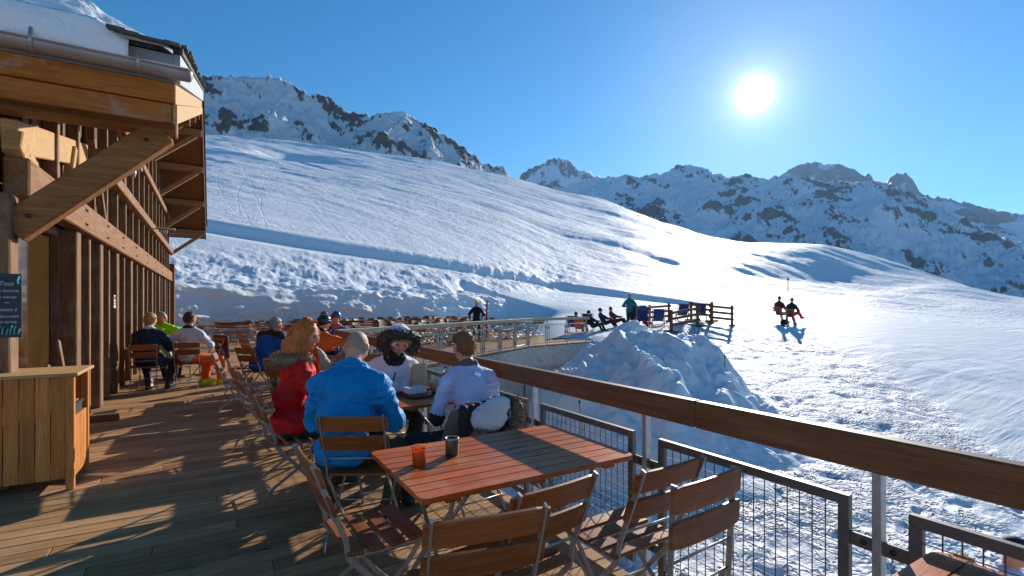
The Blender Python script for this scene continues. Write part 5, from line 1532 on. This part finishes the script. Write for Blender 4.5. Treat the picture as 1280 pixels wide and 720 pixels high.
# man in the white jersey with his coat over the chair back
CH = chair(1.68, 3.48, 8, 'chair by the railing with a coat hung over its backrest')
L = dict(mats={TOP: 'lilac_cloth', COLLAR: 'grey_cloth', SLEEVE: 'black_cloth', LEG: 'black_cloth', SHOE: 'boot_dark', SKIN: 'skin_red'}, puff=.018, sleeve=.82, lpuff=.016, wrinkle=.012, shoulder=.195)
t, fr = person('man with cropped ginger hair in a white jersey, back to the camera by the railing', (1.77, 3.48, 0), 6, L,
               dict(hip=.50, lean=8, hunch=16, head=(0, 8, 0), hands=((-.14, .34, .74), (.14, .36, .74)), elbow=((-.6, -.4, -1), (.6, -.4, -1)), feet=((-.45, .30, .08), (-.02, .40, .08)), knee=((-.5, .3, 1), (.1, .3, 1))), NV)
short_hair(fr, 'hair_ginger', .007, -.075, .008)
t = empty('draped_coat', (1.68, 3.48, 0), R(8))
sd = SDF()
sd.cone((-.24, -.31, .80), (.13, -.33, .86), .035, .04, 0)
for x in np.linspace(-.25, .12, 7): sd.cone((x, -.335, .84), (x - .02, -.36 - .02 * math.sin(x * 20), .50), .030, .036, 0)
for x in np.linspace(-.34, -.24, 4): sd.cone((x + .04, -.30, .80), (x - .12, -.20, .30), .03, .04, 3)
sd.cone((-.20, -.40, .52), (.10, -.41, .50), .04, .04, 0)
sd.ell((-.06, -.385, .76), (.15, .045, .10), 1); sd.ell((.02, -.375, .83), (.11, .05, .07), 1)
body = sdf_obj('coat', sd, .010, [M['black_cloth'], M['pale_cloth'], M['fur_tan'], M['grey_cloth']], t, .03, (), {0: (.012, 10.0), 1: (.012, 11.0), 3: (.012, 8.0)}, 2)
sd = SDF(); pts = [(-.20, -.42, .66), (-.10, -.435, .615), (0, -.44, .60), (.10, -.43, .62), (.17, -.40, .69), (.215, -.36, .78), (.235, -.33, .82)]
for a, b_ in zip(pts, pts[1:]): sd.cone(a, b_, .036, .036, 0)
fu = sdf_obj('fur_trim', sd, .011, [M['fur_tan']], body and t, .02, (), {0: (.012, 26.0)}, 0)
V_, N_ = obj_surface(fu); tufts('fur_hairs', V_, N_, 'fur_tan', fu, .04, 2000, .0022, 6)
tag(t, 'dark coat with pale hood lining and tan fur trim hung over a chair', 'coat')

# ------------------------------------------------------------------ tables further along the rail
table(1.30, 6.15, 0, 'bare table just behind the four diners, partly hidden by the woman in red')
table(1.25, 8.02, 0, 'table of the person in the beige jacket')
table(1.35, 9.95, 0, 'table of the skier in orange, near the corner of the railing')
for x, y, rz, lab in ((0.48, 6.1, -80, 'empty chair at the left end of the bare table behind the woman in red'), (1.0, 5.50, 4, 'empty chair on the near side of the bare table behind the four diners'),
                      (1.65, 6.85, 178, 'empty chair on the far side of the bare table'), (0.30, 8.3, -95, 'empty chair at the left end of the beige diner\'s table'),
                      (.40, 10.1, -88, 'empty chair at the left end of the orange skier\'s table'),
                      (1.9, 7.3, 5, 'empty chair by the railing at the beige diner\'s table')):
    chair(x, y, rz, lab)
V2 = .014
chair(.88, 7.20, -35, 'chair under the bent person in the beige jacket')
t, fr = person('person in a beige jacket bent low over the table behind the woman in red', (.90, 7.22, 0), -42, dict(mats={TOP: 'beige_cloth', COLLAR: 'maroon_cloth', LEG: 'navy_cloth'}, puff=.04, wrinkle=.012),
               dict(lean=30, hunch=22, head=(-20, 18, 0), hands=((-.1, .48, .8), (.15, .48, .8))), V2); cap_hat(fr, 'maroon_cloth')
chair(.66, 9.30, -52, 'chair under the grey haired man in the royal blue jacket')
t, fr = person('grey haired man in a royal blue jacket with dark shoulders, facing the railing', (.68, 9.30, 0), -52, dict(mats={TOP: 'royal_cloth', COLLAR: 'black_cloth', LEG: 'grey_cloth'}, puff=.045, wrinkle=.011),
               dict(lean=16, hunch=18, head=(-14, 14, 0), hands=((-.1, .42, .8), (.15, .42, .8))), V2); short_hair(fr, 'hair_grey', .011)
H, RH, s = hsdf(fr); sd = SDF(); n_, d2, Xs = fr['neck'], fr['d2'], fr['Xs']
sd.cone(n_ - d2 * .03 - Xs * .19, n_ - d2 * .03 + Xs * .19, .105, .105, 0)
sdf_obj('shoulder_yoke', sd, .014, [M['black_cloth']], t, .02, [((0, 0, -1), -(n_[2] - .06))], None, 2)
chair(1.44, 8.98, -45, 'chair under the skier in orange with the black helmet')
t, fr = person('skier in an orange jacket and black helmet reaching across the table', (1.46, 9.0, 0), -50, dict(mats={TOP: 'orange_cloth', COLLAR: 'black_cloth', LEG: 'black_cloth'}, puff=.035, wrinkle=.011, boot=.02),
               dict(lean=14, hunch=14, head=(-10, 14, 0), hands=((-.05, .50, .80), (.30, .50, .80)), elbow=((-.8, -.2, -.3), (.9, -.2, .2))), V2); helmet(fr, 'helmet_black')
t, fr = person('skier in a blue jacket and blue helmet facing the camera at the railing corner', (2.28, 11.15, 0), 160, dict(mats={TOP: 'royal_cloth', COLLAR: 'orange_cloth', LEG: 'black_cloth'}, puff=.035, boot=.02),
               dict(lean=6, hunch=8, head=(0, 6, 0), hands=((-.12, .3, .85), (.12, .22, .98))), V2); helmet(fr, 'helmet_blue')
chair(2.26, 11.22, 160, 'chair under the skier in the blue helmet')
t, fr = person('brown haired person in a black jacket with orange collar between two helmeted skiers', (2.16, 11.95, 0), 175, dict(mats={TOP: 'black_cloth', COLLAR: 'orange_cloth', LEG: 'black_cloth'}, puff=.035),
               dict(lean=4, hunch=6, head=(0, 4, 0)), V2); short_hair(fr, 'hair_brown', .011)
chair(2.16, 12.0, 175, 'chair under the brown haired person in black')

# ------------------------------------------------------------------ the group by the wall
table(-0.83, 12.05, 0, 'table beside the chalet wall shared by the group in ski clothes')
chair(-1.08, 11.02, 4, 'chair nearest the wall, under the person in the navy jacket')
t, fr = person('blond person in a navy jacket, back to the camera, beside the wall', (-1.03, 11.08, 0), -12, dict(mats={TOP: 'navy_cloth', COLLAR: 'pale_cloth', LEG: 'navy_cloth', SHOE: 'boot_dark'}, puff=.04, boot=.02),
               dict(lean=5, hunch=10, head=(-25, 6, 0), hands=((-.1, .42, .8), (.16, .42, .8)), feet=((-.05, .25, .08), (.25, .30, .08))), V2); short_hair(fr, 'hair_blond', .011, -.08, .018)
chair(-0.42, 11.25, -4, 'chair under the man in the white jacket and orange trousers')
t, fr = person('man in a white jacket and orange ski trousers leaning back on his chair', (-0.40, 11.30, 0), -22, dict(mats={TOP: 'pale_cloth', COLLAR: 'navy_cloth', LEG: 'orange_cloth', SHOE: 'boot_lime', HAND: 'skin'}, puff=.035, lpuff=.035, boot=.03),
               dict(lean=-4, hunch=8, head=(-30, 0, 0), hands=((-.36, .02, .60), (.18, .30, .78)), elbow=((-.9, -.6, .2), (.8, -.4, -.5)), feet=((.16, .26, .08), (.46, .30, .08)), knee=((.3, .3, 1), (.6, .3, 1)), footdir=((.5, .6, 0), (.8, .5, 0))), V2); short_hair(fr, 'hair_brown', .011, -.075, .016)
chair(-1.02, 12.98, 205, 'chair on the far side of the wall table under the man in green')
t, fr = person('grey haired man in a lime green jacket drinking at the wall table', (-1.0, 12.95, 0), 215, dict(mats={TOP: 'green_cloth', COLLAR: 'green_cloth', LEG: 'black_cloth'}, puff=.035),
               dict(lean=4, hunch=8, head=(15, -2, 0), hands=((.05, .20, 1.16), (.2, .35, .8)), handdir=((.3, .3, .8), None), elbow=((-.8, .5, -.5), (.8, -.4, -.5))), V2); short_hair(fr, 'hair_grey', .011, -.06, .006)
for x, y, rz, lab in ((-.15, 12.75, 120, 'empty chair with sunlit slats at the far right of the wall table'),):
    chair(x, y, rz, lab)
t = empty('draped_jacket', (-.15, 12.75, 0), R(120)); sd = SDF()
sd.cone((-.2, -.32, .85), (.2, -.32, .85), .045, .045, 0)
for x in np.linspace(-.19, .19, 6): sd.cone((x, -.34, .84), (x, -.37, .42 + .05 * math.sin(x * 15)), .04, .045, 0)
sdf_obj('jacket', sd, .02, [M['maroon_cloth']], t, .03, (), None, 2); tag(t, 'dark red jacket hung over an empty chair by the wall table', 'jacket')
for k, (x, y, c, lab) in enumerate(((-.62, 11.95, 'white_plastic', 'white cup on the wall table'), (-1.15, 12.2, 'red_paint', 'red cup on the wall table'))):
    t = empty('cup', (x, y, .7425)); m = MB(); m.lathe((0, 0, 0), [(.028, 0), (.036, .08), (.033, .08), (.026, .008), (.001, .008)], 14); m.build('bowl', M[c], t); m = MB(); m.tube(arc((.034, 0, .065), (.07, 0, .05), (.031, 0, .02)), .005, 6); m.build('handle', M[c], t); tag(t, lab, 'cup')
t = empty('bag', (-1.0, 12.0, .7425)); sd = SDF(); sd.ell((0, 0, .07), (.14, .10, .08), 0); sd.cone((-.1, 0, .1), (.1, 0, .12), .03, .03, 0); sdf_obj('bag', sd, .015, [M['black_cloth']], t, .03); tag(t, 'black glove bundle lying on the wall table', 'bundle')

# ------------------------------------------------------------------ empty furniture along the terrace, most of it far off
lodm = MB(); holder = bpy.data.objects.new('tmp', None)
a = chair_parts(None, 1)
fchair = a.build('folding_chair', [M['chair_wood'], M['steel']], None)
top, bat, legs, st = table_mesh()
a = MB()
for part, mi in [(top, 0), (bat, 0)] + [(l, 1) for l in legs] + [(st, 1)]:
    o = len(a.v); a.v += part.v; a.f += [tuple(i + o for i in f) for f in part.f]; a.m += [mi] * len(part.f); a.sm += part.sm
ftable = a.build('folding_table', [M['chair_wood'], M['steel']], None)
rf_ = random.Random(11); first = {'c': fchair, 't': ftable}
def fput(kind, x, y, rz, label, group, z=0.0):
    src = fchair if kind == 'c' else ftable
    if first.get(kind) is not None: o = first[kind]; first[kind] = None
    else: o = src.copy(); COL.objects.link(o)
    o.location = (x, y, z); o.rotation_euler = (0, 0, R(rz)); tag(o, label, 'chair' if kind == 'c' else 'table', group)
ang = math.degrees(math.atan2(BANKD[1], BANKD[0]))
def near_rail(x, y): return x > deck_right(y) - 0.9 if y < 17 else x > 14.0
rows = [('row nearest the snow bank', -1.5), ('second row from the snow bank', -3.7), ('third row from the snow bank', -5.9), ('fourth row from the snow bank', -8.1), ('row beside the grey railing', -10.3)]
taken = [(.7, 9.3), (1.4, 8.0), (1.4, 9.9), (2.2, 11.6), (-.8, 12.1)]
for rn, off in rows:
    sv = 1.2
    while sv < 26:
        x, y = BANK0 + BANKD * (sv + rf_.uniform(-.12, .12)) + BANKN * (off + rf_.uniform(-.15, .15))
        sv += 2.05
        if y < 11.2 or near_rail(x, y) or min(math.dist((x, y), q) for q in taken) < 1.7: continue
        lat = cY * x - sY * y; dep = sY * x + cY * y; px = CXP + F * lat / dep
        if px < 226 or x < 1.0 and y < 21.5: continue
        r0 = ang + rf_.uniform(-6, 6)
        fput('t', x, y, r0, 'brown slatted table on the far terrace, in the ' + rn, 'tables on the far terrace, ' + rn)
        for lx, ly, rr in ((-.33, -.62, 0), (.33, -.62, 0), (-.33, .62, 180), (.33, .62, 180)):
            if rf_.random() < .08: continue
            ca, sa = math.cos(R(r0)), math.sin(R(r0)); lx += rf_.uniform(-.06, .06); ly *= rf_.uniform(.92, 1.15)
            fput('c', x + ca * lx - sa * ly, y + sa * lx + ca * ly, r0 + rr + rf_.uniform(-14, 14), 'brown slatted chair on the far terrace, in the ' + rn, 'chairs on the far terrace, ' + rn)
# a few empty pieces by the walkway
p = at(298, 21.3, z=0); fput('t', p.x, p.y, 24, 'lone table standing against the tan foot of the snow bank', None)
p = at(281, 20.6, z=0); fput('c', p.x, p.y, -60, 'lone chair left of the table against the snow bank', None)
p = at(313, 21.2, z=0); fput('c', p.x, p.y, 110, 'lone chair right of the table against the snow bank', None)
for k, (px, d, rz, lab) in enumerate(((322, 10.6, -70, 'nearest of the empty chairs lined up in the walkway left of the blue jacketed man'), (316, 12.2, -75, 'second empty chair in the line left of the blue jacketed man'), (313, 14.0, -70, 'farthest empty chair in the line left of the blue jacketed man'))):
    p = at(px, d, z=0); chair(p.x, p.y, rz, lab)
for k, (px, d, rz, lab) in enumerate(((250, 17.0, 10, 'brown table far along the wall behind the man in green'), )):
    p = at(px, d, z=0); fput('t', p.x, p.y, rz, lab, None)
p = at(243, 16.4, z=0); fput('c', p.x, p.y, 10, 'brown chair before the far table along the wall', None)

# ------------------------------------------------------------------ beyond the terrace
def ground_at(px, d): 
    p = at(px, d, z=0); p.z = land1(p.x, p.y); return p
def lie(px, d): return ground_at(px, d)
# person at the far rail with skis
p = at(596, 23.5, z=0)
t, fr = person('skier in dark clothes and a lime hat standing behind the far railing', p, 150, dict(mats={TOP: 'black_cloth', COLLAR: 'black_cloth', LEG: 'black_cloth'}, puff=.035, boot=.02), dict(sit=False, lean=2, hunch=6, head=(0, 5, 0), hands=((-.25, .25, 1.05), (.3, .15, 1.0)), feet=((-.12, 0, .08), (.12, 0, .08))), .022); cap_hat(fr, 'yellow_cloth', .018, True)
t = empty('ski', (p.x + .42, p.y - .2, 0)); m = MB(); m.strip([(0, .03, 0.0), (0, 0.0, .3), (0, 0.0, 1.5), (0, -.04, 1.72), (0, -.1, 1.80)], .09, .02, (1, 0, 0)); m.build('ski', M['red_paint'], t); m = MB(); m.box(-.03, .03, -.06, -.012, .7, .95, .008); m.build('binding', M['boot_dark'], t)
tag(t, 'red ski held upright beside the skier with the lime hat', 'ski')
# canvas deck chairs facing the sun
dc0 = [None]
def deck_chair(p, rz, label, canvas='canvas_blue'):
    t = empty('deck_chair', p, R(rz))
    m = MB()
    for sx in (-.29, .29):
        m.bar((sx, -.50, .92), (sx, .38, .03), .03, .045, (0, 1, .6)); m.bar((sx * .92, .62, .38), (sx * .92, -.48, .02), .03, .045, (0, 1, .6))
    for y, z in ((-.5, .92), (.62, .38), (.38, .04), (-.48, .03)): m.tube([(-.29, y, z), (.29, y, z)], .016, 6)
    m.build('wooden_frame', M['cabinet_wood'], t)
    m = MB(); pts = [(-.52 + 1.16 * u, .93 - .56 * u - .30 * math.sin(math.pi * u) * (1 - .2 * u)) for u in np.linspace(0, 1, 12)]
    m.strip([(0, a, z) for a, z in pts], .50, .008, (1, 0, 0)); m.build('canvas', M[canvas], t)
    tag(t, label, 'deck chair', 'canvas deck chairs by the wooden fence'); return t
for px, d, rz, lab, cv in ((714, 25.5, -30, 'leftmost blue deck chair behind the end of the grey railing', 'canvas_blue'), (735, 25.8, -45, 'blue deck chair just right of the orange jacket', 'canvas_blue'), (793, 26.0, -42, 'low blue deck chair beside the standing person in teal', 'canvas_blue'),
                       (804, 24.6, -50, 'blue deck chair before the bending person in red trousers', 'canvas_blue'), (823, 23.9, -44, 'upright blue deck chair left of the wooden fence', 'canvas_blue'), (853, 25.8, -40, 'blue deck chair behind the three rail fence panel', 'canvas_blue'), (876, 25.4, -52, 'blue deck chair between the two fence panels', 'canvas_blue')):
    deck_chair(ground_at(px, d), rz, lab, cv)
far = .03
def sitter(label, px, d, rz, mats, pose=None, hat=None, hairm=None, **k):
    p = ground_at(px, d); p.z += k.pop('dz', 0)
    t, fr = person(label, p, rz, dict(mats=mats, puff=.035, boot=.02), dict(dict(lean=-40, hunch=16, hip=.30, head=(0, 0, 0), feet=((-.12, .62, .08), (.12, .62, .08)), hands=((-.2, .22, .55), (.2, .22, .55))), **(pose or {})), .026)
    if hat == 'helmet': helmet(fr, 'helmet_black', vox=.02, goggles=False)
    elif hat: cap_hat(fr, hat, .018)
    if hairm: short_hair(fr, hairm, .016)
    return t, fr
sitter('person in an orange jacket on a deck chair behind the railing end', 724, 25.4, -70, {TOP: 'orange_cloth', LEG: 'navy_cloth'}, hairm='hair_brown')
sitter('person in dark clothes on a deck chair right of the orange jacket', 742, 25.3, -95, {TOP: 'black_cloth', LEG: 'black_cloth'}, hat='navy_cloth')
sitter('person in a dark jacket lying back above the snow heap', 757, 26.4, -105, {TOP: 'navy_cloth', LEG: 'black_cloth', SHOE: 'boot_white'}, hat='helmet')
sitter('person in maroon lying back next to the top of the snow heap', 770, 27.2, -110, {TOP: 'maroon_cloth', LEG: 'black_cloth'}, hairm='hair_brown')
t, fr = person('person in a teal jacket standing above the snow heap', ground_at(787, 25.6), -60, dict(mats={TOP: 'teal_cloth', COLLAR: 'teal_cloth', LEG: 'black_cloth'}, puff=.04, boot=.02), dict(sit=False, lean=2, hunch=6, head=(20, 5, 0), hands=((-.25, .28, 1.1), (.28, .2, .95)), feet=((-.12, 0, .08), (.14, .05, .08))), .026); short_hair(fr, 'hair_blond', .016)
t, fr = person('person in a green top and red trousers bending down by the deck chairs', ground_at(808, 25.4), 50, dict(mats={TOP: 'teal_cloth', COLLAR: 'green_cloth', LEG: 'red_cloth'}, puff=.035, lpuff=.03, boot=.02), dict(sit=False, hip=.86, hipy=-.1, lean=70, hunch=18, head=(0, 30, 0), hands=((-.2, .55, .35), (.2, .55, .35)), feet=((-.13, 0, .08), (.14, .1, .08))), .026); short_hair(fr, 'hair_brown', .016)
t, fr = person('person in black and orange crouching between the standing and the bending one', ground_at(797, 25.9), -20, dict(mats={TOP: 'black_cloth', COLLAR: 'canvas_orange', LEG: 'black_cloth'}, puff=.04, boot=.02), dict(sit=False, hip=.8, hipy=-.1, lean=55, hunch=18, head=(0, 20, 0), hands=((-.2, .5, .45), (.2, .5, .45)), feet=((-.13, 0, .08), (.14, .1, .08))), .026); short_hair(fr, 'hair_brown', .016)
# the two in the snow with their chairs and bag
pa, pb = ground_at(974, 26.3), ground_at(989, 25.6)
chair(pa.x, pa.y, -88, 'folding chair in the snow under the person in maroon', z=pa.z - .02); chair(pb.x, pb.y, -84, 'folding chair in the snow under the person in black with red trousers', z=pb.z - .02)
t, fr = person('person in a maroon jacket sitting on a chair in the open snow', (pa.x, pa.y, pa.z), -90, dict(mats={TOP: 'maroon_cloth', COLLAR: 'maroon_cloth', LEG: 'beige_cloth', SHOE: 'boot_dark'}, puff=.035, boot=.02), dict(lean=-4, hunch=10, head=(10, 5, 0), feet=((-.1, .5, .08), (.12, .5, .08))), .022); cap_hat(fr, 'black_cloth', .018)
t, fr = person('person in a black jacket and red trousers with legs crossed in the open snow', (pb.x, pb.y, pb.z), -88, dict(mats={TOP: 'black_cloth', COLLAR: 'black_cloth', LEG: 'red_cloth', SHOE: 'boot_dark'}, puff=.035, lpuff=.025, boot=.02), dict(lean=0, hunch=12, head=(10, 8, 0), feet=((-.1, .55, .10), (.16, .72, .42)), knee=((-.2, .3, 1), (.2, .3, 1)), hands=((-.15, .35, .72), (.18, .4, .72))), .022); cap_hat(fr, 'maroon_cloth', .018)
p = ground_at(980, 25.2); t = empty('rucksack', p, R(20)); sd = SDF(); sd.ell((0, 0, .16), (.26, .17, .17), 0); sd.ell((.14, .0, .22), (.12, .12, .1), 0); sdf_obj('bag', sd, .025, [M['black_cloth']], t, .04); m = MB(); m.tube(arc((-.15, -.1, .3), (0, -.2, .42), (.15, -.1, .3)), .015, 6); m.build('strap', M['boot_dark'], t)
tag(t, 'black rucksack on the snow beside the two chairs', 'rucksack')
# fence panels on feet
def fence(a, b_, label, rails=3, n=2):
    A, B = ground_at(*a), ground_at(*b_); t = empty('wooden_fence', A); d = B - A; dh = Vector((d.x, d.y, 0)).normalized(); nn = Vector((-dh.y, dh.x, 0))
    for k in range(n):
        q = d * (k / (n - 1)); m = MB(); m.bar(q + Vector((0, 0, -.05)), q + Vector((0, 0, 1.02)), .12, .10, dh, bev=.008); m.build('post', M['fence_wood'], t)
        m = MB(); m.bar(q - nn * .42 + Vector((0, 0, .04)), q + nn * .42 + Vector((0, 0, .04)), .10, .09); m.build('foot', M['fence_wood'], t)
    for k in range(rails):
        z = Vector((0, 0, .33 + k * .27)); m = MB(); m.bar(z - nn * .07 - dh * .1, d + z - nn * .07 + dh * .1, .04, .12); m.build('rail', M['fence_wood'], t)
    tag(t, label, 'fence', 'wooden fence panels in the snow')
fence((839, 22.6), (872, 23.4), 'dark three rail fence panel nearest the snow heap')
fence((889, 24.6), (915, 24.0), 'dark fence panel farthest right, nearest the two chairs in the snow')
fence((812, 27.0), (836, 27.0), 'dark fence panel behind the upright blue deck chair')
fence((864, 26.6), (890, 25.4), 'dark fence panel set back between the two front panels')
# bamboo markers
def pole(px, d, y0, y1, label, lean=0):
    a = at(px, d, py=y1); b_ = at(px + lean, d, py=y0); L = (b_ - a)
    t = empty('marker_pole', a); m = MB(); m.tube([(0, 0, -.3), L * .5, L], [.016, .014, .011], 7); m.build('cane', M['bamboo'], t); m = MB(); m.tube([L * .93, L * .99], .016, 7); m.build('tip', M['dark_gap'], t); tag(t, label, 'pole')
pole(904, 13.2, 443, 506, 'thin bamboo marker pole at the right foot of the snow heap', 2)
pole(730, 8.6, 500, 560, 'thin bamboo cane standing in the snow below the railing', -6)
for px, d in ((798, 200), (776, 215), (872, 150), (985, 80)):
    p = ground_at(px, d); t = empty('piste_marker', p); m = MB(); m.tube([(0, 0, -.3), (0, 0, 2.0)], .06, 6); m.build('stake', M['fence_wood'], t); m = MB(); m.lathe((0, 0, 1.8), [(.001, 0), (.16, .02), (.16, .45), (.001, .47)], 8); m.build('marker_top', M['canvas_orange'], t)
    tag(t, 'tiny piste marker on the ' + {798: 'skyline of the ski slope left of the ridge notch', 776: 'slope just below the skyline marker', 872: 'lower slope right of the skyline marker', 985: 'snow behind the two people on chairs'}[px], 'marker')
# two people below the deck at the bottom right
p = at(1252, 4.35, z=0); p.z = land1(p.x, p.y)
t, fr = person('man with a dark headband seen through the mesh at the bottom right', p, 200, dict(mats={TOP: 'lilac_cloth', COLLAR: 'lilac_cloth', LEG: 'black_cloth'}, puff=.03), dict(sit=False, lean=2, hunch=8, head=(0, 10, 0), hip=.9, feet=((-.12, 0, .08), (.12, 0, .08)), hands=((-.2, .3, 1.05), (.2, .3, 1.05))), .013); cap_hat(fr, 'navy_cloth', .012, False, .012)
p = at(1176, 4.25, z=0); p.z = land1(p.x, p.y) + .02
t, fr = person('person with blond hair standing below the deck by the table corner', p, 160, dict(mats={TOP: 'grey_cloth', COLLAR: 'grey_cloth', LEG: 'black_cloth'}, puff=.03, scale=.97), dict(sit=False, lean=6, hunch=10, head=(20, 20, 0), hip=.9, feet=((-.12, 0, .08), (.12, 0, .08)), hands=((-.2, .3, 1.05), (.2, .3, 1.05))), .013); short_hair(fr, 'hair_blond', .010, -.08, .014)
# hollow in the heap with its wet ice
t = at(843, 11.75, py=491)
# ------------------------------------------------------------------ sun, sky and air
sp = Vector(((943 - CXP) / F, 1.0, (HZ - 118) / F)).normalized()          # camera frame: right, ahead, up
SUN = Vector((cY * sp.x + sY * sp.y, -sY * sp.x + cY * sp.y, sp.z)).normalized()
EL = math.asin(SUN.z); AZ = math.atan2(SUN.x, SUN.y)                       # clockwise from +Y
sl = bpy.data.lights.new('sun', 'SUN'); sl.energy = SUNE; sl.angle = R(0.53); sl.color = (1.0, 0.93, 0.83)
so = bpy.data.objects.new('sun', sl); COL.objects.link(so); so.rotation_euler = (-SUN).to_track_quat('-Z', 'Y').to_euler()
wd = bpy.data.worlds.new('World'); SC.world = wd; wd.use_nodes = True
nt = wd.node_tree; N = nt.nodes; Lk = nt.links
bg = N['Background']
sky = N.new('ShaderNodeTexSky'); sky.sky_type = 'NISHITA'; sky.sun_disc = False
sky.sun_elevation = EL; sky.sun_rotation = AZ; sky.altitude = 2200; sky.air_density = 1.0; sky.dust_density = 0.2; sky.ozone_density = 3.0
hs = N.new('ShaderNodeHueSaturation'); hs.inputs['Saturation'].default_value = 1.32; hs.inputs['Value'].default_value = 0.63; hs.inputs['Hue'].default_value = 0.491
Lk.new(sky.outputs[0], hs.inputs['Color'])
# the bright aureole and disc round the sun belong to the sky
tc = N.new('ShaderNodeTexCoord'); dt = N.new('ShaderNodeVectorMath'); dt.operation = 'DOT_PRODUCT'; Lk.new(tc.outputs['Generated'], dt.inputs[0]); dt.inputs[1].default_value = SUN
def wm(op, a, b=0.0):
    m = N.new('ShaderNodeMath'); m.operation = op
    for k, v in ((0, a), (1, b)):
        if isinstance(v, bpy.types.NodeSocket): Lk.new(v, m.inputs[k])
        else: m.inputs[k].default_value = v
    return m.outputs[0]
d = wm('MAXIMUM', dt.outputs['Value'], 0.0)
glow = 0.0
for e_, g_ in GLOW: glow = wm('ADD', wm('MULTIPLY', wm('POWER', d, e_), g_), glow)
gc_ = N.new('ShaderNodeMix'); gc_.data_type = 'RGBA'; gc_.blend_type = 'ADD'; gc_.inputs[0].default_value = 1.0
Lk.new(hs.outputs[0], gc_.inputs[6])
vm = N.new('ShaderNodeVectorMath'); vm.operation = 'SCALE'; vm.inputs[0].default_value = (1.0, 0.97, 0.9); Lk.new(glow, vm.inputs['Scale']); Lk.new(vm.outputs[0], gc_.inputs[7])
Lk.new(gc_.outputs[2], bg.inputs['Color']); bg.inputs['Strength'].default_value = SKY
SC.view_settings.view_transform = 'Standard'; SC.view_settings.look = 'None'; SC.view_settings.exposure = EXPO; SC.view_settings.gamma = 1.0
if HAZE > 0:
    m = MB(); m.box(-9500, 9500, -9500, 9500, -270, 2300)
    n = bpy.data.materials.new('haze'); n.use_nodes = True; t_ = n.node_tree; t_.nodes.clear()
    out = t_.nodes.new('ShaderNodeOutputMaterial'); pv = t_.nodes.new('ShaderNodeVolumePrincipled'); pv.inputs['Color'].default_value = (0.32, 0.58, 1.0, 1); pv.inputs['Density'].default_value = HAZE; pv.inputs['Anisotropy'].default_value = 0.35
    t_.links.new(pv.outputs[0], out.inputs['Volume'])
    tag(m.build('haze', n), kind='stuff')
SC.cycles.use_denoising = True
SC.cycles.max_bounces = 6; SC.cycles.diffuse_bounces = 3; SC.cycles.glossy_bounces = 2; SC.cycles.transmission_bounces = 4; SC.cycles.volume_bounces = 0
SC.cycles.sample_clamp_indirect = 6.0
